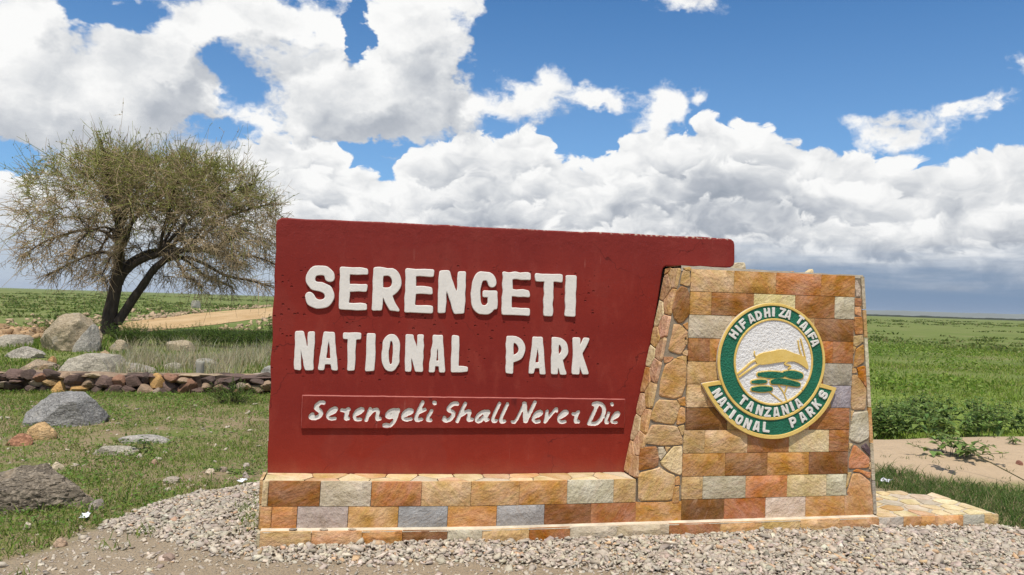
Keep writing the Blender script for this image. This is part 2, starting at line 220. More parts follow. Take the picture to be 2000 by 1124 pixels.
# measured layout of the sign (metres: x along the wall, z up)
DATA = {'pil_rows':[[2.195,2.508,2.82,3.163,3.428],[2.195,2.349,2.657,2.968,3.272,3.426],[2.191,2.498,2.799,3.118,3.426],[2.19,2.343,2.577,2.842,3.181,3.266,3.425],[2.19,2.414,2.694,2.961,3.195,3.417],[2.189,2.335,2.585,2.85,3.101,3.258,3.413],[2.19,2.483,2.636,2.854,3.096,3.405],[2.174,2.325,2.635,2.945,3.251,3.405],[2.171,2.477,2.786,3.098,3.401],[2.17,2.319,2.63,2.938,3.239,3.393],[2.169,2.476,2.781,3.082,3.381,3.608]],'base_r1':[-0.477,-0.441,-0.145,0.155,0.458,0.765,1.072,1.386,1.698,1.849],'base_r2':[-0.484,-0.418,-0.273,0.022,0.322,0.623,0.932,1.239,1.547,1.854,2.171],'kerb':[-0.475,-0.185,0.107,0.346,0.618,0.833,1.13,1.395,1.705,2.061,2.421,2.721,3.005,3.304,3.61],'plat':[3.611,3.806,3.946,4.079,4.289,4.468,4.585],'crazyL':[[[2.1372,1.8218],[2.1889,1.8269],[2.1972,1.8121],[2.1831,1.8025],[2.1538,1.8074]],[[2.1409,1.8038],[2.1832,1.8006],[2.184,1.7723],[2.193,1.7272],[2.1859,1.7028],[2.1632,1.702],[2.1208,1.7156],[2.1261,1.755]],[[2.1276,1.7007],[2.17,1.6932],[2.1858,1.6605],[2.1911,1.5881],[2.185,1.5034],[2.1537,1.4664],[2.1217,1.4536],[2.0822,1.4826],[2.0678,1.5363],[2.0819,1.6089],[2.1027,1.6697]],[[2.0832,1.4496],[2.1284,1.4447],[2.1849,1.3949],[2.16,1.3582],[2.1712,1.3042],[2.134,1.2464],[2.0496,1.275],[2.0665,1.3562]],[[2.1447,1.4421],[2.1797,1.4641],[2.1861,1.419],[2.1746,1.4127]],[[2.1659,1.3764],[2.1819,1.3858],[2.1814,1.3556],[2.1731,1.3524]],[[2.1512,1.3249],[2.1814,1.3556],[2.1806,1.3164],[2.1678,1.3102]],[[2.1468,1.2526],[2.1721,1.2741],[2.185,1.2743],[2.1847,1.2382]],[[2.0159,1.2321],[2.0853,1.2279],[2.0686,1.206],[2.0231,1.1838]],[[2.0291,1.1731],[2.097,1.2226],[2.1552,1.2181],[2.1802,1.1589],[2.1745,1.0289],[2.1506,0.9693],[2.1046,0.9551],[1.9981,0.9739],[1.9979,1.0598]],[[2.1085,1.2282],[2.1778,1.2456],[2.1797,1.1751],[2.1615,1.202]],[[2.1221,0.953],[2.1797,0.9695],[2.1756,0.91],[2.1465,0.9099]],[[1.9729,0.9309],[2.0011,0.9471],[2.1164,0.9476],[2.1465,0.9099],[2.12,0.8236],[2.0979,0.786],[1.9824,0.8023],[1.9383,0.8238],[1.9465,0.8559]],[[2.121,0.7859],[2.1251,0.8452],[2.1468,0.8991],[2.1782,0.8992],[2.1788,0.7965]],[[2.1329,0.7751],[2.1768,0.7825],[2.1691,0.7264],[2.1601,0.7157]],[[1.9542,0.7895],[2.1212,0.7784],[2.1639,0.7049],[2.1653,0.6563],[2.0212,0.6468],[1.9124,0.6583],[1.9053,0.7064]],[[1.8789,0.6373],[1.9893,0.6417],[2.0003,0.5774],[2.0018,0.5239],[1.9624,0.503],[1.8664,0.4831],[1.8699,0.5576]],[[1.9929,0.6363],[2.0329,0.6413],[2.0547,0.6036],[2.0181,0.5558],[2.0003,0.5774]],[[2.0421,0.6412],[2.0847,0.6409],[2.0547,0.6036]],[[2.1656,0.6456],[2.1683,0.4678],[2.1536,0.4551],[2.0835,0.4798],[2.0248,0.5235],[2.0127,0.5451],[2.0795,0.6194],[2.102,0.6407]],[[1.8667,0.4725],[1.991,0.5026],[2.0138,0.5076],[2.0723,0.4693],[2.1189,0.4524],[2.1203,0.4041],[2.1006,0.2865],[1.8665,0.2866]],[[2.125,0.4416],[2.1539,0.4443],[2.1578,0.3873],[2.1231,0.3879]],[[2.1153,0.3773],[2.1592,0.3797],[2.1529,0.2745],[2.1008,0.2779]]],'crazyR':[[[3.433,1.7848],[3.4487,1.7785],[3.4672,1.7345],[3.4687,1.6745],[3.4416,1.6685],[3.4304,1.7333]],[[3.4282,1.6612],[3.4807,1.6577],[3.4781,1.6061],[3.4296,1.6046]],[[3.4297,1.5995],[3.4782,1.6009],[3.4778,1.5374],[3.4311,1.5447]],[[3.4296,1.5276],[3.4896,1.5326],[3.5004,1.4093],[3.4384,1.4045],[3.4254,1.459]],[[3.4251,1.394],[3.4967,1.4006],[3.5017,1.3544],[3.45,1.326],[3.4247,1.3307]],[[3.4503,1.314],[3.5079,1.3408],[3.5108,1.2208],[3.4535,1.1824],[3.4282,1.1855]],[[3.423,1.3221],[3.4463,1.3191],[3.4317,1.2795],[3.4221,1.2794]],[[3.4536,1.1773],[3.5212,1.1919],[3.5406,1.0327],[3.5145,1.0667],[3.4647,1.1176]],[[3.4207,1.1769],[3.4479,1.1721],[3.4545,1.138],[3.4217,1.1376]],[[3.4218,1.1308],[3.4606,1.1261],[3.5389,1.0241],[3.5324,0.8871],[3.4162,0.887]],[[3.4226,0.8614],[3.558,0.8786],[3.5683,0.6903],[3.4857,0.6533],[3.408,0.6743],[3.4189,0.7763]],[[3.4127,0.875],[3.4416,0.8751],[3.4183,0.8018]],[[3.4471,0.6485],[3.5718,0.545],[3.5675,0.4818],[3.407,0.479],[3.4115,0.5299]],[[3.4998,0.6311],[3.5439,0.6529],[3.5741,0.6133],[3.5753,0.562]],[[3.3988,0.6574],[3.4375,0.6486],[3.41,0.5893]],[[3.404,0.4451],[3.4326,0.4532],[3.4058,0.3688],[3.3913,0.3352]],[[3.4382,0.4616],[3.4804,0.4729],[3.5819,0.4509],[3.579,0.4082],[3.4906,0.4523]],[[3.4425,0.4445],[3.5005,0.4436],[3.5794,0.3911],[3.5981,0.2627],[3.3981,0.2927]],[[3.569,0.5023],[3.5839,0.5277],[3.5854,0.4679],[3.5736,0.4715]]],'row1':[['S',-0.2861,-0.1084,1.4783,1.7502],['E',-0.0789,0.0977,1.4765,1.7465],['R',0.1265,0.3064,1.4766,1.7524],['E',0.332,0.5136,1.4701,1.7523],['N',0.5444,0.7208,1.4709,1.7492],['G',0.7562,0.9342,1.4718,1.7511],['E',0.9652,1.1567,1.4711,1.7559],['T',1.1868,1.3728,1.4699,1.7542],['I',1.3964,1.4701,1.475,1.7483]],'row2':[['N',-0.3369,-0.2185,1.0949,1.3344],['A',-0.1943,-0.0698,1.0949,1.3347],['T',-0.0482,0.0674,1.0942,1.3349],['I',0.0998,0.1571,1.0927,1.3334],['O',0.1957,0.3149,1.0924,1.3296],['N',0.3462,0.4622,1.0911,1.3304],['A',0.4981,0.6076,1.0898,1.3312],['L',0.6446,0.7579,1.0927,1.3308],['P',1.0043,1.1353,1.0867,1.3349],['A',1.1572,1.2787,1.0857,1.3325],['R',1.3124,1.428,1.0852,1.3319],['K',1.4593,1.5815,1.0879,1.3321]],'script':[[[[[-0.1503,0.8944],[-0.1688,0.8969],[-0.1929,0.8764],[-0.1972,0.8586],[-0.172,0.8459],[-0.1615,0.8306],[-0.1707,0.8092],[-0.1975,0.7975],[-0.2248,0.8011],[-0.2261,0.8092],[-0.2156,0.8204]],0.0113]],[[[[-0.1237,0.8164],[-0.0795,0.8368],[-0.0678,0.8588],[-0.0854,0.8624],[-0.1146,0.8409],[-0.1261,0.8128],[-0.1104,0.7924],[-0.0781,0.7959]],0.0086]],[[[[-0.0373,0.8476],[-0.0121,0.8435],[0.0052,0.8538]],0.0097],[[[0.0011,0.8538],[-0.0153,0.7923],[0.0022,0.7958]],0.0108]],[[[[0.0417,0.8179],[0.0841,0.837],[0.0951,0.8555],[0.0733,0.8565],[0.0487,0.8359],[0.038,0.8076],[0.0529,0.787],[0.0791,0.7906]],0.0092]],[[[[0.1378,0.8556],[0.1148,0.7854]],0.0097],[[[0.1231,0.8102],[0.1573,0.8515],[0.1921,0.8505],[0.1758,0.7895],[0.2002,0.7946]],0.0097]],[[[[0.309,0.8465],[0.2702,0.8491],[0.2403,0.8205],[0.2512,0.8023],[0.2769,0.8049],[0.3067,0.8387]],0.0108],[[[0.3141,0.8491],[0.2956,0.7841],[0.2685,0.7478],[0.2327,0.7428],[0.2256,0.7557],[0.2529,0.7541]],0.0097]],[[[[0.3531,0.8143],[0.3926,0.8299],[0.405,0.8466],[0.3814,0.8539],[0.3524,0.8351],[0.34,0.8023],[0.3593,0.7851],[0.3954,0.7923]],0.0092]],[[[[0.467,0.8991],[0.4465,0.8545],[0.4251,0.7944],[0.4359,0.7813],[0.4618,0.7902]],0.0102],[[[0.4446,0.8336],[0.4833,0.852]],0.0092]],[[[[0.5267,0.8442],[0.4949,0.7865],[0.5213,0.7838]],0.0097],[[[0.5418,0.8967],[0.5461,0.8931]],0.0108]],[[[[0.6912,0.8893],[0.667,0.8935],[0.636,0.8654],[0.6366,0.8469],[0.6646,0.8375],[0.6705,0.8206],[0.6517,0.7916],[0.6229,0.7795],[0.6068,0.7863],[0.6106,0.7984]],0.0113]],[[[[0.7436,0.8922],[0.7184,0.8371],[0.6947,0.7764]],0.01],[[[0.7191,0.8169],[0.7581,0.843],[0.7787,0.8418],[0.7601,0.7821],[0.7893,0.789]],0.01]],[[[[0.8971,0.8384],[0.8585,0.8401],[0.824,0.8093],[0.8203,0.7791],[0.8429,0.7744],[0.8801,0.8139],[0.8989,0.8373]],0.0106],[[[0.8955,0.8314],[0.8753,0.779],[0.8969,0.7877]],0.0083]],[[[[0.9699,0.8929],[0.9252,0.7964],[0.9319,0.7742],[0.9496,0.78]],0.0094]],[[[[1.0239,0.8902],[0.9779,0.7905],[0.9869,0.77],[1.0065,0.7759]],0.0094]],[[[[1.0577,0.7728],[1.0807,0.7681],[1.1356,0.8876]],0.0077],[[[1.1373,0.8905],[1.1493,0.7786]],0.0142],[[[1.1512,0.7786],[1.2081,0.9014]],0.0106]],[[[[1.2021,0.8009],[1.2474,0.8186],[1.259,0.8364],[1.2374,0.8435],[1.2065,0.8169],[1.1978,0.7844],[1.2165,0.7696],[1.2407,0.7766]],0.0094]],[[[[1.2938,0.8435],[1.2813,0.7712]],0.0088],[[[1.2813,0.7712],[1.3476,0.8525],[1.3584,0.8626],[1.359,0.8436]],0.0077]],[[[[1.3801,0.8008],[1.4228,0.821],[1.4347,0.8389],[1.4128,0.8437],[1.3797,0.8139],[1.3714,0.7842],[1.3904,0.7675],[1.4169,0.7734]],0.0094]],[[[[1.4725,0.8246],[1.4944,0.8228],[1.5108,0.8378]],0.0088],[[[1.5065,0.8348],[1.4834,0.7721],[1.5115,0.7732]],0.01]],[[[[1.6134,0.889],[1.6459,0.8999],[1.6845,0.8801],[1.6933,0.838],[1.6684,0.7838],[1.6344,0.7568],[1.5883,0.7599]],0.0118],[[[1.6413,0.886],[1.5958,0.7839],[1.5858,0.7599]],0.0106]],[[[[1.7228,0.8307],[1.6992,0.7687],[1.7164,0.7668]],0.0088],[[[1.7426,0.8924],[1.7465,0.8875]],0.01]],[[[[1.7582,0.7945],[1.7915,0.8126],[1.7973,0.8332],[1.7749,0.8332],[1.7473,0.7988],[1.7463,0.7668],[1.7782,0.7667]],0.0083]]],'oval_out':[2.7863,1.2128,0.3992,0.3943],'oval_in':[2.7992,1.2105,0.2948,0.2936],'scroll':[[2.2775,1.0604],[2.3387,0.9604],[2.4121,0.8675],[2.506,0.7833],[2.6206,0.722],[2.7354,0.693],[2.861,0.6894],[2.9869,0.7248],[3.1027,0.7912],[3.1869,0.8679],[3.2391,0.9451],[3.2802,1.0399]],'scroll_top':[[2.2775,1.0604],[2.4012,1.0801],[3.1602,1.0679],[3.2802,1.0399]],'tx_top':[['H',2.4977,1.3906],['I',2.5327,1.4272],['F',2.5667,1.4619],['A',2.6226,1.4992],['D',2.677,1.5215],['H',2.7391,1.5403],['I',2.7861,1.5463],['Z',2.8524,1.5434],['A',2.8971,1.5322],['T',2.9863,1.4973],['A',3.0193,1.4587],['I',3.0513,1.4211],['F',3.0822,1.3862],['A',3.1047,1.3462]],'tx_mid':[['T',2.5785,0.9502],['A',2.6331,0.9128],['N',2.7012,0.8846],['Z',2.7619,0.8724],['A',2.8247,0.8724],['N',2.8906,0.8887],['I',2.9397,0.9106],['A',2.9901,0.9327]],'tx_low':[['N',2.3903,0.9961],['A',2.4283,0.944],['T',2.4642,0.8974],['I',2.504,0.8582],['O',2.5541,0.8226],['N',2.6156,0.7943],['A',2.6833,0.7781],['L',2.7542,0.7713],['P',2.953,0.8059],['A',3.0234,0.8392],['R',3.0823,0.8774],['K',3.1282,0.9283],['S',3.1762,0.991]],'antelope':[[2.6586,1.2354],[2.6665,1.2497],[2.7097,1.2712],[2.7825,1.2829],[2.8452,1.2973],[2.8874,1.2943],[2.941,1.2723],[2.9891,1.2616],[3.0181,1.2534],[3.0435,1.2222],[3.061,1.1668],[3.0493,1.1619],[3.0177,1.1854],[2.9767,1.2059],[2.9424,1.2169],[2.9001,1.2125],[2.8706,1.212],[2.8056,1.2035],[2.743,1.1922],[2.691,1.1886],[2.6647,1.2024]],'legs':[[[2.6796,1.2282],[2.6283,1.2066],[2.583,1.1636],[2.5336,1.1283]],[[2.6928,1.2],[2.6397,1.1691],[2.599,1.1441],[2.5464,1.1077]],[[2.9,1.2182],[2.871,1.1939],[2.9283,1.188],[2.9077,1.1668]],[[2.6668,1.2393],[2.6486,1.2607],[2.6533,1.2778]]],'horns':[[[2.9749,1.3571],[2.9826,1.3074],[3.003,1.2599]],[[2.9938,1.3699],[3.0123,1.3128],[3.0323,1.2412]]],'canopy':[[[[2.6896,1.1243],[2.8708,1.1225]],0.0208],[[[2.8811,1.1322],[3.0034,1.1182]],0.0258],[[[2.6422,1.0739],[2.7408,1.0785]],0.0129],[[[2.7879,1.0761],[2.8507,1.0843],[2.9869,1.0588]],0.0189],[[[2.6456,1.0258],[2.7808,1.0287]],0.0179]],'trunks':[[[2.8304,1.0575],[2.8758,1.0103],[2.9017,0.9486]],[[2.9042,1.0581],[2.8865,1.0056]],[[2.7667,1.0096],[2.8671,0.9418]]],'emb_px_scale':0.000993,'lowwall':[[-4.851,0.248,0.243,0.109,2],[-4.706,0.255,0.158,0.121,3],[-4.838,0.173,0.146,0.061,2],[-4.586,0.138,0.182,0.085,4],[-4.382,0.269,0.291,0.085,3],[-4.41,0.134,0.194,0.121,5],[-4.241,0.05,0.303,0.231,0],[-4.209,0.239,0.109,0.085,1],[-4.03,0.203,0.267,0.158,2],[-3.984,0.03,0.206,0.146,0],[-3.858,0.123,0.158,0.146,1],[-3.763,0.249,0.243,0.073,6],[-3.659,0.152,0.267,0.182,2],[-3.744,0.01,0.158,0.109,3],[-3.524,0.022,0.279,0.158,2],[-3.409,0.176,0.17,0.134,7],[-3.267,0.177,0.218,0.17,2],[-3.312,0.023,0.194,0.121,2],[-4.484,0.016,0.218,0.109,3],[-4.648,0.004,0.134,0.097,3],[-5.012,0.204,0.146,0.109,2],[-5.027,0.108,0.134,0.085,4],[-5.182,0.181,0.206,0.134,2],[-5.196,0.053,0.182,0.109,1],[-4.92,0.077,0.182,0.109,3],[-4.094,0.083,0.097,0.085,3],[-4.531,0.23,0.109,0.109,7],[-3.068,0.245,0.134,0.134,3],[-2.891,0.17,0.267,0.194,0],[-3.069,0.014,0.316,0.194,1],[-2.665,0.227,0.206,0.097,7],[-2.681,0.094,0.194,0.109,2],[-2.698,0.005,0.243,0.109,3],[-2.441,0.096,0.279,0.194,7],[-2.884,-0.007,0.109,0.097,4],[-2.161,0.199,0.146,0.109,3],[-2.001,0.161,0.231,0.121,2],[-2.158,0.109,0.134,0.097,1],[-1.853,0.19,0.243,0.073,3],[-1.828,0.106,0.17,0.097,2],[-1.668,0.113,0.17,0.097,4],[-1.407,0.081,0.194,0.109,1],[-1.268,0.139,0.146,0.134,1],[-1.39,0.195,0.194,0.073,3],[-1.56,0.103,0.134,0.097,6],[-2.519,0.206,0.146,0.073,1],[-2.27,0.019,0.146,0.085,2],[-1.986,0.043,0.182,0.097,1],[-1.718,0.034,0.17,0.097,7],[-1.126,0.151,0.194,0.134,2],[-1.112,0.049,0.182,0.109,1],[-0.928,0.142,0.194,0.146,2],[-0.935,0.027,0.194,0.109,7]],'limbs':[[[[-8.359,-0.128],[-8.306,0.627],[-8.185,1.349],[-8.081,2.074],[-8.075,2.795],[-8.12,3.516],[-8.192,4.09]],0.3,0.13],[[[-8.229,-0.089],[-8.081,0.363],[-7.784,0.857],[-7.472,1.427],[-7.156,1.927],[-6.886,2.392],[-6.51,2.754],[-6.126,2.99]],0.21,0.11],[[[-8.056,1.858],[-7.838,2.263],[-7.435,2.642],[-6.771,2.907],[-6.096,3.101],[-5.234,3.103],[-4.548,3.412],[-4.037,3.902]],0.17,0.05],[[[-6.592,2.677],[-5.917,2.889],[-5.217,2.643],[-4.503,2.209],[-3.617,2.093],[-2.895,1.895]],0.09,0.03],[[[-8.126,3.244],[-8.641,3.724],[-9.456,3.629],[-10.409,3.226],[-11.024,2.667]],0.07,0.02],[[[-8.19,4.054],[-8.43,4.673],[-8.784,5.283],[-9.54,5.773]],0.11,0.03],[[[-8.167,3.875],[-7.929,4.611],[-7.714,5.532],[-7.574,6.269]],0.1,0.03],[[[-8.109,3.245],[-7.658,4.082],[-7.014,4.847],[-6.02,5.641],[-5.003,6.264]],0.1,0.03],[[[-6.771,2.907],[-6.286,3.606],[-5.628,4.375],[-4.613,5.174],[-3.567,5.612]],0.09,0.03],[[[-8.072,2.705],[-8.611,2.952],[-9.414,2.559],[-10.2,1.993]],0.06,0.02],[[[-6.126,2.99],[-5.421,3.464],[-4.754,4.237],[-3.888,4.657],[-3.004,4.894]],0.09,0.03],[[[-5.234,3.103],[-4.355,2.957],[-3.472,2.995],[-2.653,2.655]],0.06,0.02]]}

# ------------------------------------------------------------------ helpers
RNG = np.random.default_rng(7)
def link(o, parent=None):
    COL.objects.link(o)
    if parent is not None: o.parent = parent
    return o
def tag(o, label=None, cat=None, group=None, kind=None):
    if label: o['label'] = label
    if cat: o['category'] = cat
    if group: o['group'] = group
    if kind: o['kind'] = kind
    return o
def empty(name, loc=(0, 0, 0), rz=0.0):
    o = bpy.data.objects.new(name, None); o.location = loc; o.rotation_euler = (0, 0, rz); o.empty_display_size = .1
    return link(o)
def mesh_obj(name, me, mat=None, parent=None, smooth=False):
    if mat is not None and not me.materials: me.materials.append(mat)
    if smooth: me.shade_smooth()
    return link(bpy.data.objects.new(name, me), parent)
def arr_mesh(name, V, F, smooth=False, col=None):
    """mesh from numpy vertices (n,3) and equal-sided faces (m,k)"""
    V = np.asarray(V, np.float32); F = np.asarray(F, np.int32)
    me = bpy.data.meshes.new(name); me.vertices.add(len(V)); me.vertices.foreach_set('co', V.ravel())
    m, k = F.shape
    me.loops.add(m*k); me.loops.foreach_set('vertex_index', F.ravel())
    me.polygons.add(m); me.polygons.foreach_set('loop_start', np.arange(m, dtype=np.int32)*k)
    me.polygons.foreach_set('loop_total', np.full(m, k, np.int32))
    if col is not None:
        a = me.color_attributes.new('tint', 'FLOAT_COLOR', 'POINT')
        c = np.ones((len(V), 4), np.float32); c[:, :3] = col; a.data.foreach_set('color', c.ravel())
    me.update(calc_edges=True)
    if smooth: me.shade_smooth()
    return me
def py_mesh(name, V, F):
    me = bpy.data.meshes.new(name); me.from_pydata([tuple(v) for v in V], [], F); me.update(); return me
def box_mesh(name, x0, x1, y0, y1, z0, z1):
    V = [(x, y, z) for z in (z0, z1) for y in (y0, y1) for x in (x0, x1)]
    F = [(0, 2, 3, 1), (4, 5, 7, 6), (0, 1, 5, 4), (2, 6, 7, 3), (0, 4, 6, 2), (1, 3, 7, 5)]
    return py_mesh(name, V, F)
def material(name):
    m = bpy.data.materials.new(name); m.use_nodes = True
    t = NT(m.node_tree); b = t.n['Principled BSDF']
    b.inputs['Specular IOR Level'].default_value = .3
    return m, t, b
def bump(t, b, h, strength=.5, dist=.01, normal=None):
    n = t.new('ShaderNodeBump'); n.inputs['Strength'].default_value = strength; n.inputs['Distance'].default_value = dist
    t.put(n.inputs['Height'], h)
    if normal is not None: t.l.new(normal, n.inputs['Normal'])
    t.l.new(n.outputs[0], b.inputs['Normal']); return n.outputs[0]

# ---- outlines from stroke shapes (distance fields traced into contours)
def sd_bar(P, x0, y0, x1, y1, w):
    a = np.array((x0, y0)); b = np.array((x1, y1)); L = np.linalg.norm(b-a); u = (b-a)/L
    q = P-(a+b)/2; dx = np.abs(q@u)-L/2; dy = np.abs(q@np.array((-u[1], u[0])))-w/2
    return np.minimum(np.maximum(dx, dy), 0)+np.hypot(np.maximum(dx, 0), np.maximum(dy, 0))
def sd_line(P, pts, w):
    d = None
    pts = np.asarray(pts, float)
    for a, b in zip(pts[:-1], pts[1:]):
        ab = b-a; h = np.clip(((P-a)@ab)/max(ab@ab, 1e-12), 0, 1)
        q = np.linalg.norm(P-a-h[..., None]*ab, axis=-1)-w/2
        d = q if d is None else np.minimum(d, q)
    return d
def sd_poly(P, pts):
    pts = np.asarray(pts, float); n = len(pts); d = np.full(P.shape[:-1], 1e9); inside = np.zeros(P.shape[:-1], bool)
    for i in range(n):
        a, b = pts[i], pts[(i+1) % n]; ab = b-a
        h = np.clip(((P-a)@ab)/max(ab@ab, 1e-12), 0, 1)
        d = np.minimum(d, np.linalg.norm(P-a-h[..., None]*ab, axis=-1))
        c = ((a[1] > P[..., 1]) != (b[1] > P[..., 1]))
        with np.errstate(divide='ignore', invalid='ignore'):
            x = (b[0]-a[0])*(P[..., 1]-a[1])/(b[1]-a[1] if b[1] != a[1] else 1e-12)+a[0]
        inside ^= c & (P[..., 0] < x)
    return np.where(inside, -d, d)
def smooth_pts(pts, it=2):
    p = np.asarray(pts, float)
    for _ in range(it):
        q = [p[0]]
        for a, b in zip(p[:-1], p[1:]): q += [a*.75+b*.25, a*.25+b*.75]
        q.append(p[-1]); p = np.array(q)
    return p
def chaikin(pts, it=1, k=.25):
    p = np.asarray(pts, float)
    for _ in range(it):
        n = np.roll(p, -1, 0); q = np.empty((2*len(p), p.shape[1])); q[0::2] = p*(1-k)+n*k; q[1::2] = p*k+n*(1-k); p = q
    return p
def grid_pts(x0, x1, y0, y1, h):
    xs = np.arange(x0, x1+h, h); ys = np.arange(y0, y1+h, h)
    X, Y = np.meshgrid(xs, ys, indexing='ij')
    return xs, ys, np.stack([X, Y], -1)
def contours(F, xs, ys, iso=0.0, tol=0.0):
    F = F-iso
    F = np.where(F == 0, 1e-9, F)
    sgn = F < 0
    c = sgn[:-1, :-1]*1+sgn[1:, :-1]*2+sgn[1:, 1:]*4+sgn[:-1, 1:]*8
    nxt = {}
    def pt(e):
        k, i, j = e
        if k == 0: f0, f1 = F[i, j], F[i+1, j]; s = f0/(f0-f1); return (xs[i]+s*(xs[i+1]-xs[i]), ys[j])
        f0, f1 = F[i, j], F[i, j+1]; s = f0/(f0-f1); return (xs[i], ys[j]+s*(ys[j+1]-ys[j]))
    T = {1: [(3, 0)], 2: [(0, 1)], 3: [(3, 1)], 4: [(1, 2)], 5: [(3, 0), (1, 2)], 6: [(0, 2)], 7: [(3, 2)], 8: [(2, 3)], 9: [(2, 0)],
         10: [(0, 1), (2, 3)], 11: [(2, 1)], 12: [(1, 3)], 13: [(1, 0)], 14: [(0, 3)]}
    for i, j in zip(*np.nonzero((c > 0) & (c < 15))):
        E = ((0, i, j), (1, i+1, j), (0, i, j+1), (1, i, j))
        for a, b in T[int(c[i, j])]: nxt[E[a]] = E[b]
    out = []
    while nxt:
        s = next(iter(nxt)); loop = [s]; e = nxt.pop(s)
        while e != s and e in nxt: loop.append(e); e = nxt.pop(e)
        p = np.array([pt(q) for q in loop])
        if len(p) >= 6:
            if tol: p = rdp_closed(p, tol)
            if len(p) >= 3: out.append(p)
    return out
def rdp_closed(p, tol):
    n = len(p); k = int(np.argmax(np.linalg.norm(p-p[0], axis=1)))
    keep = {0, k}; st = [(0, k), (k, n)]
    while st:
        a, b = st.pop()
        if b-a < 2: continue
        A, B = p[a], p[b % n]; q = p[a+1:b]; ab = B-A; L = np.linalg.norm(ab)
        d = np.abs(ab[0]*(q[:, 1]-A[1])-ab[1]*(q[:, 0]-A[0]))/L if L > 1e-9 else np.linalg.norm(q-A, axis=1)
        m = int(np.argmax(d))
        if d[m] > tol: keep.add(a+1+m); st += [(a, a+1+m), (a+1+m, b)]
    return p[sorted(keep)]
def slab(name, loops, y_front, y_back, bev=0.0, mat=None, parent=None, smooth_edges=True, res=1):
    """solid cut from XZ outlines (with holes), front face at y_front, front edge rounded by bev"""
    cu = bpy.data.curves.new(name, 'CURVE'); cu.dimensions = '2D'; cu.fill_mode = 'BOTH'
    t = abs(y_back-y_front); cu.extrude = t/2-bev; cu.bevel_depth = bev; cu.bevel_resolution = res
    for L in loops:
        sp = cu.splines.new('POLY'); sp.points.add(len(L)-1)
        co = np.ones((len(L), 4)); co[:, 0] = L[:, 0]; co[:, 1] = L[:, 1]; co[:, 2] = 0
        sp.points.foreach_set('co', co.ravel()); sp.use_cyclic_u = True
    tmp = bpy.data.objects.new('tmp', cu)
    me = bpy.data.meshes.new_from_object(tmp); bpy.data.objects.remove(tmp); bpy.data.curves.remove(cu)
    n = len(me.vertices); co = np.empty(n*3, np.float32); me.vertices.foreach_get('co', co); co = co.reshape(-1, 3)
    V = np.stack([co[:, 0], (y_front+y_back)/2-co[:, 2], co[:, 1]], -1)
    me.vertices.foreach_set('co', V.ravel().astype(np.float32)); me.update(); me.name = name
    me.materials.clear()
    return mesh_obj(name, me, mat, parent)

def glyph(ch, W, s, a):
    """block capital strokes in a box W wide, 1 high; s stem, a arm thickness"""
    B, L = 'bar', 'pl'
    sup = lambda cx, cy, rx, ry, a0, a1, n=2.7, k=28: [(cx+rx*np.sign(np.cos(q))*abs(np.cos(q))**(2/n), cy+ry*np.sign(np.sin(q))*abs(np.sin(q))**(2/n)) for q in np.radians(np.linspace(a0, a1, k))]
    stem = (B, s/2, 0, s/2, 1, s); rstem = (B, W-s/2, 0, W-s/2, 1, s)
    top = (B, 0, 1-a/2, W, 1-a/2, a); bot = (B, 0, a/2, W, a/2, a)
    def bowl(lo, w):
        ry = (1-a/2-lo)/2; cx = max(s*.8, W-w/2-ry*1.0); rx = W-w/2-cx
        return (L, [(s/2, 1-a/2), (cx, 1-a/2)]+sup(cx, lo+ry, rx, ry, 88, -88, 2.1, 16)+[(cx, lo), (s/2, lo)], w)
    if ch == 'E': return [stem, top, (B, 0, .52, W*.97, .52, a), bot]
    if ch == 'F': return [stem, top, (B, 0, .50, W*.9, .50, a)]
    if ch == 'I': return [(B, W/2, 0, W/2, 1, W)]
    if ch == 'T': return [(B, 0, 1-a*.55, W, 1-a*.55, a*1.1), (B, W/2, 0, W/2, 1, s)]
    if ch == 'H': return [stem, rstem, (B, 0, .5, W, .5, a)]
    if ch == 'L': return [stem, bot]
    if ch == 'N': return [(B, s*.42, 0, s*.42, 1, s*.84), (B, W-s*.42, 0, W-s*.42, 1, s*.84), (B, s*.52, 1, W-s*.52, 0, s*.95)]
    if ch == 'A': return [(B, W*.40, 1.02, s*.40, -.05, s*.80), (B, W*.60, 1.02, W-s*.40, -.05, s*.80), (B, s*.6, .235, W-s*.6, .235, a*.95)]
    if ch == 'P': return [stem, bowl(.40, s*.9)]
    if ch == 'D': return [stem, bowl(a/2, s*.9)]
    if ch == 'R': return [stem, bowl(.43, s*.9), (B, W*.42, .50, W-s*.45, -.05, s*.9)]
    if ch == 'O': return [(L, sup(W/2, .5, W/2-s/2, .5-s*.45, 0, 360, 2.6, 40), s*.92)]
    if ch == 'K': return [stem, (B, s*.7, .42, W-s*.38, 1.05, s*.78), (B, W*.38, .62, W-s*.42, -.05, s*.85)]
    if ch == 'Z': return [top, bot, (B, W-s*.55, 1-a*.4, s*.55, a*.4, s*.8)]
    if ch == 'G': return [(L, sup(W/2, .5, W/2-s/2, .5-s*.42, 30, 318, 2.7, 36), s*.95), (B, W-s/2, .13, W-s/2, .57, s), (B, W*.44, .57-a/2, W, .57-a/2, a)]
    if ch == 'S':
        w = s*.93; rx = W/2-w/2; c1 = .75-w/4; c2 = .25+w/4; ry = .25-w/4
        return [(L, sup(W/2, c1, rx, ry, 8, 262, 2.3, 24)+sup(W/2, c2, rx, ry, 82, -172, 2.3, 24), w)]
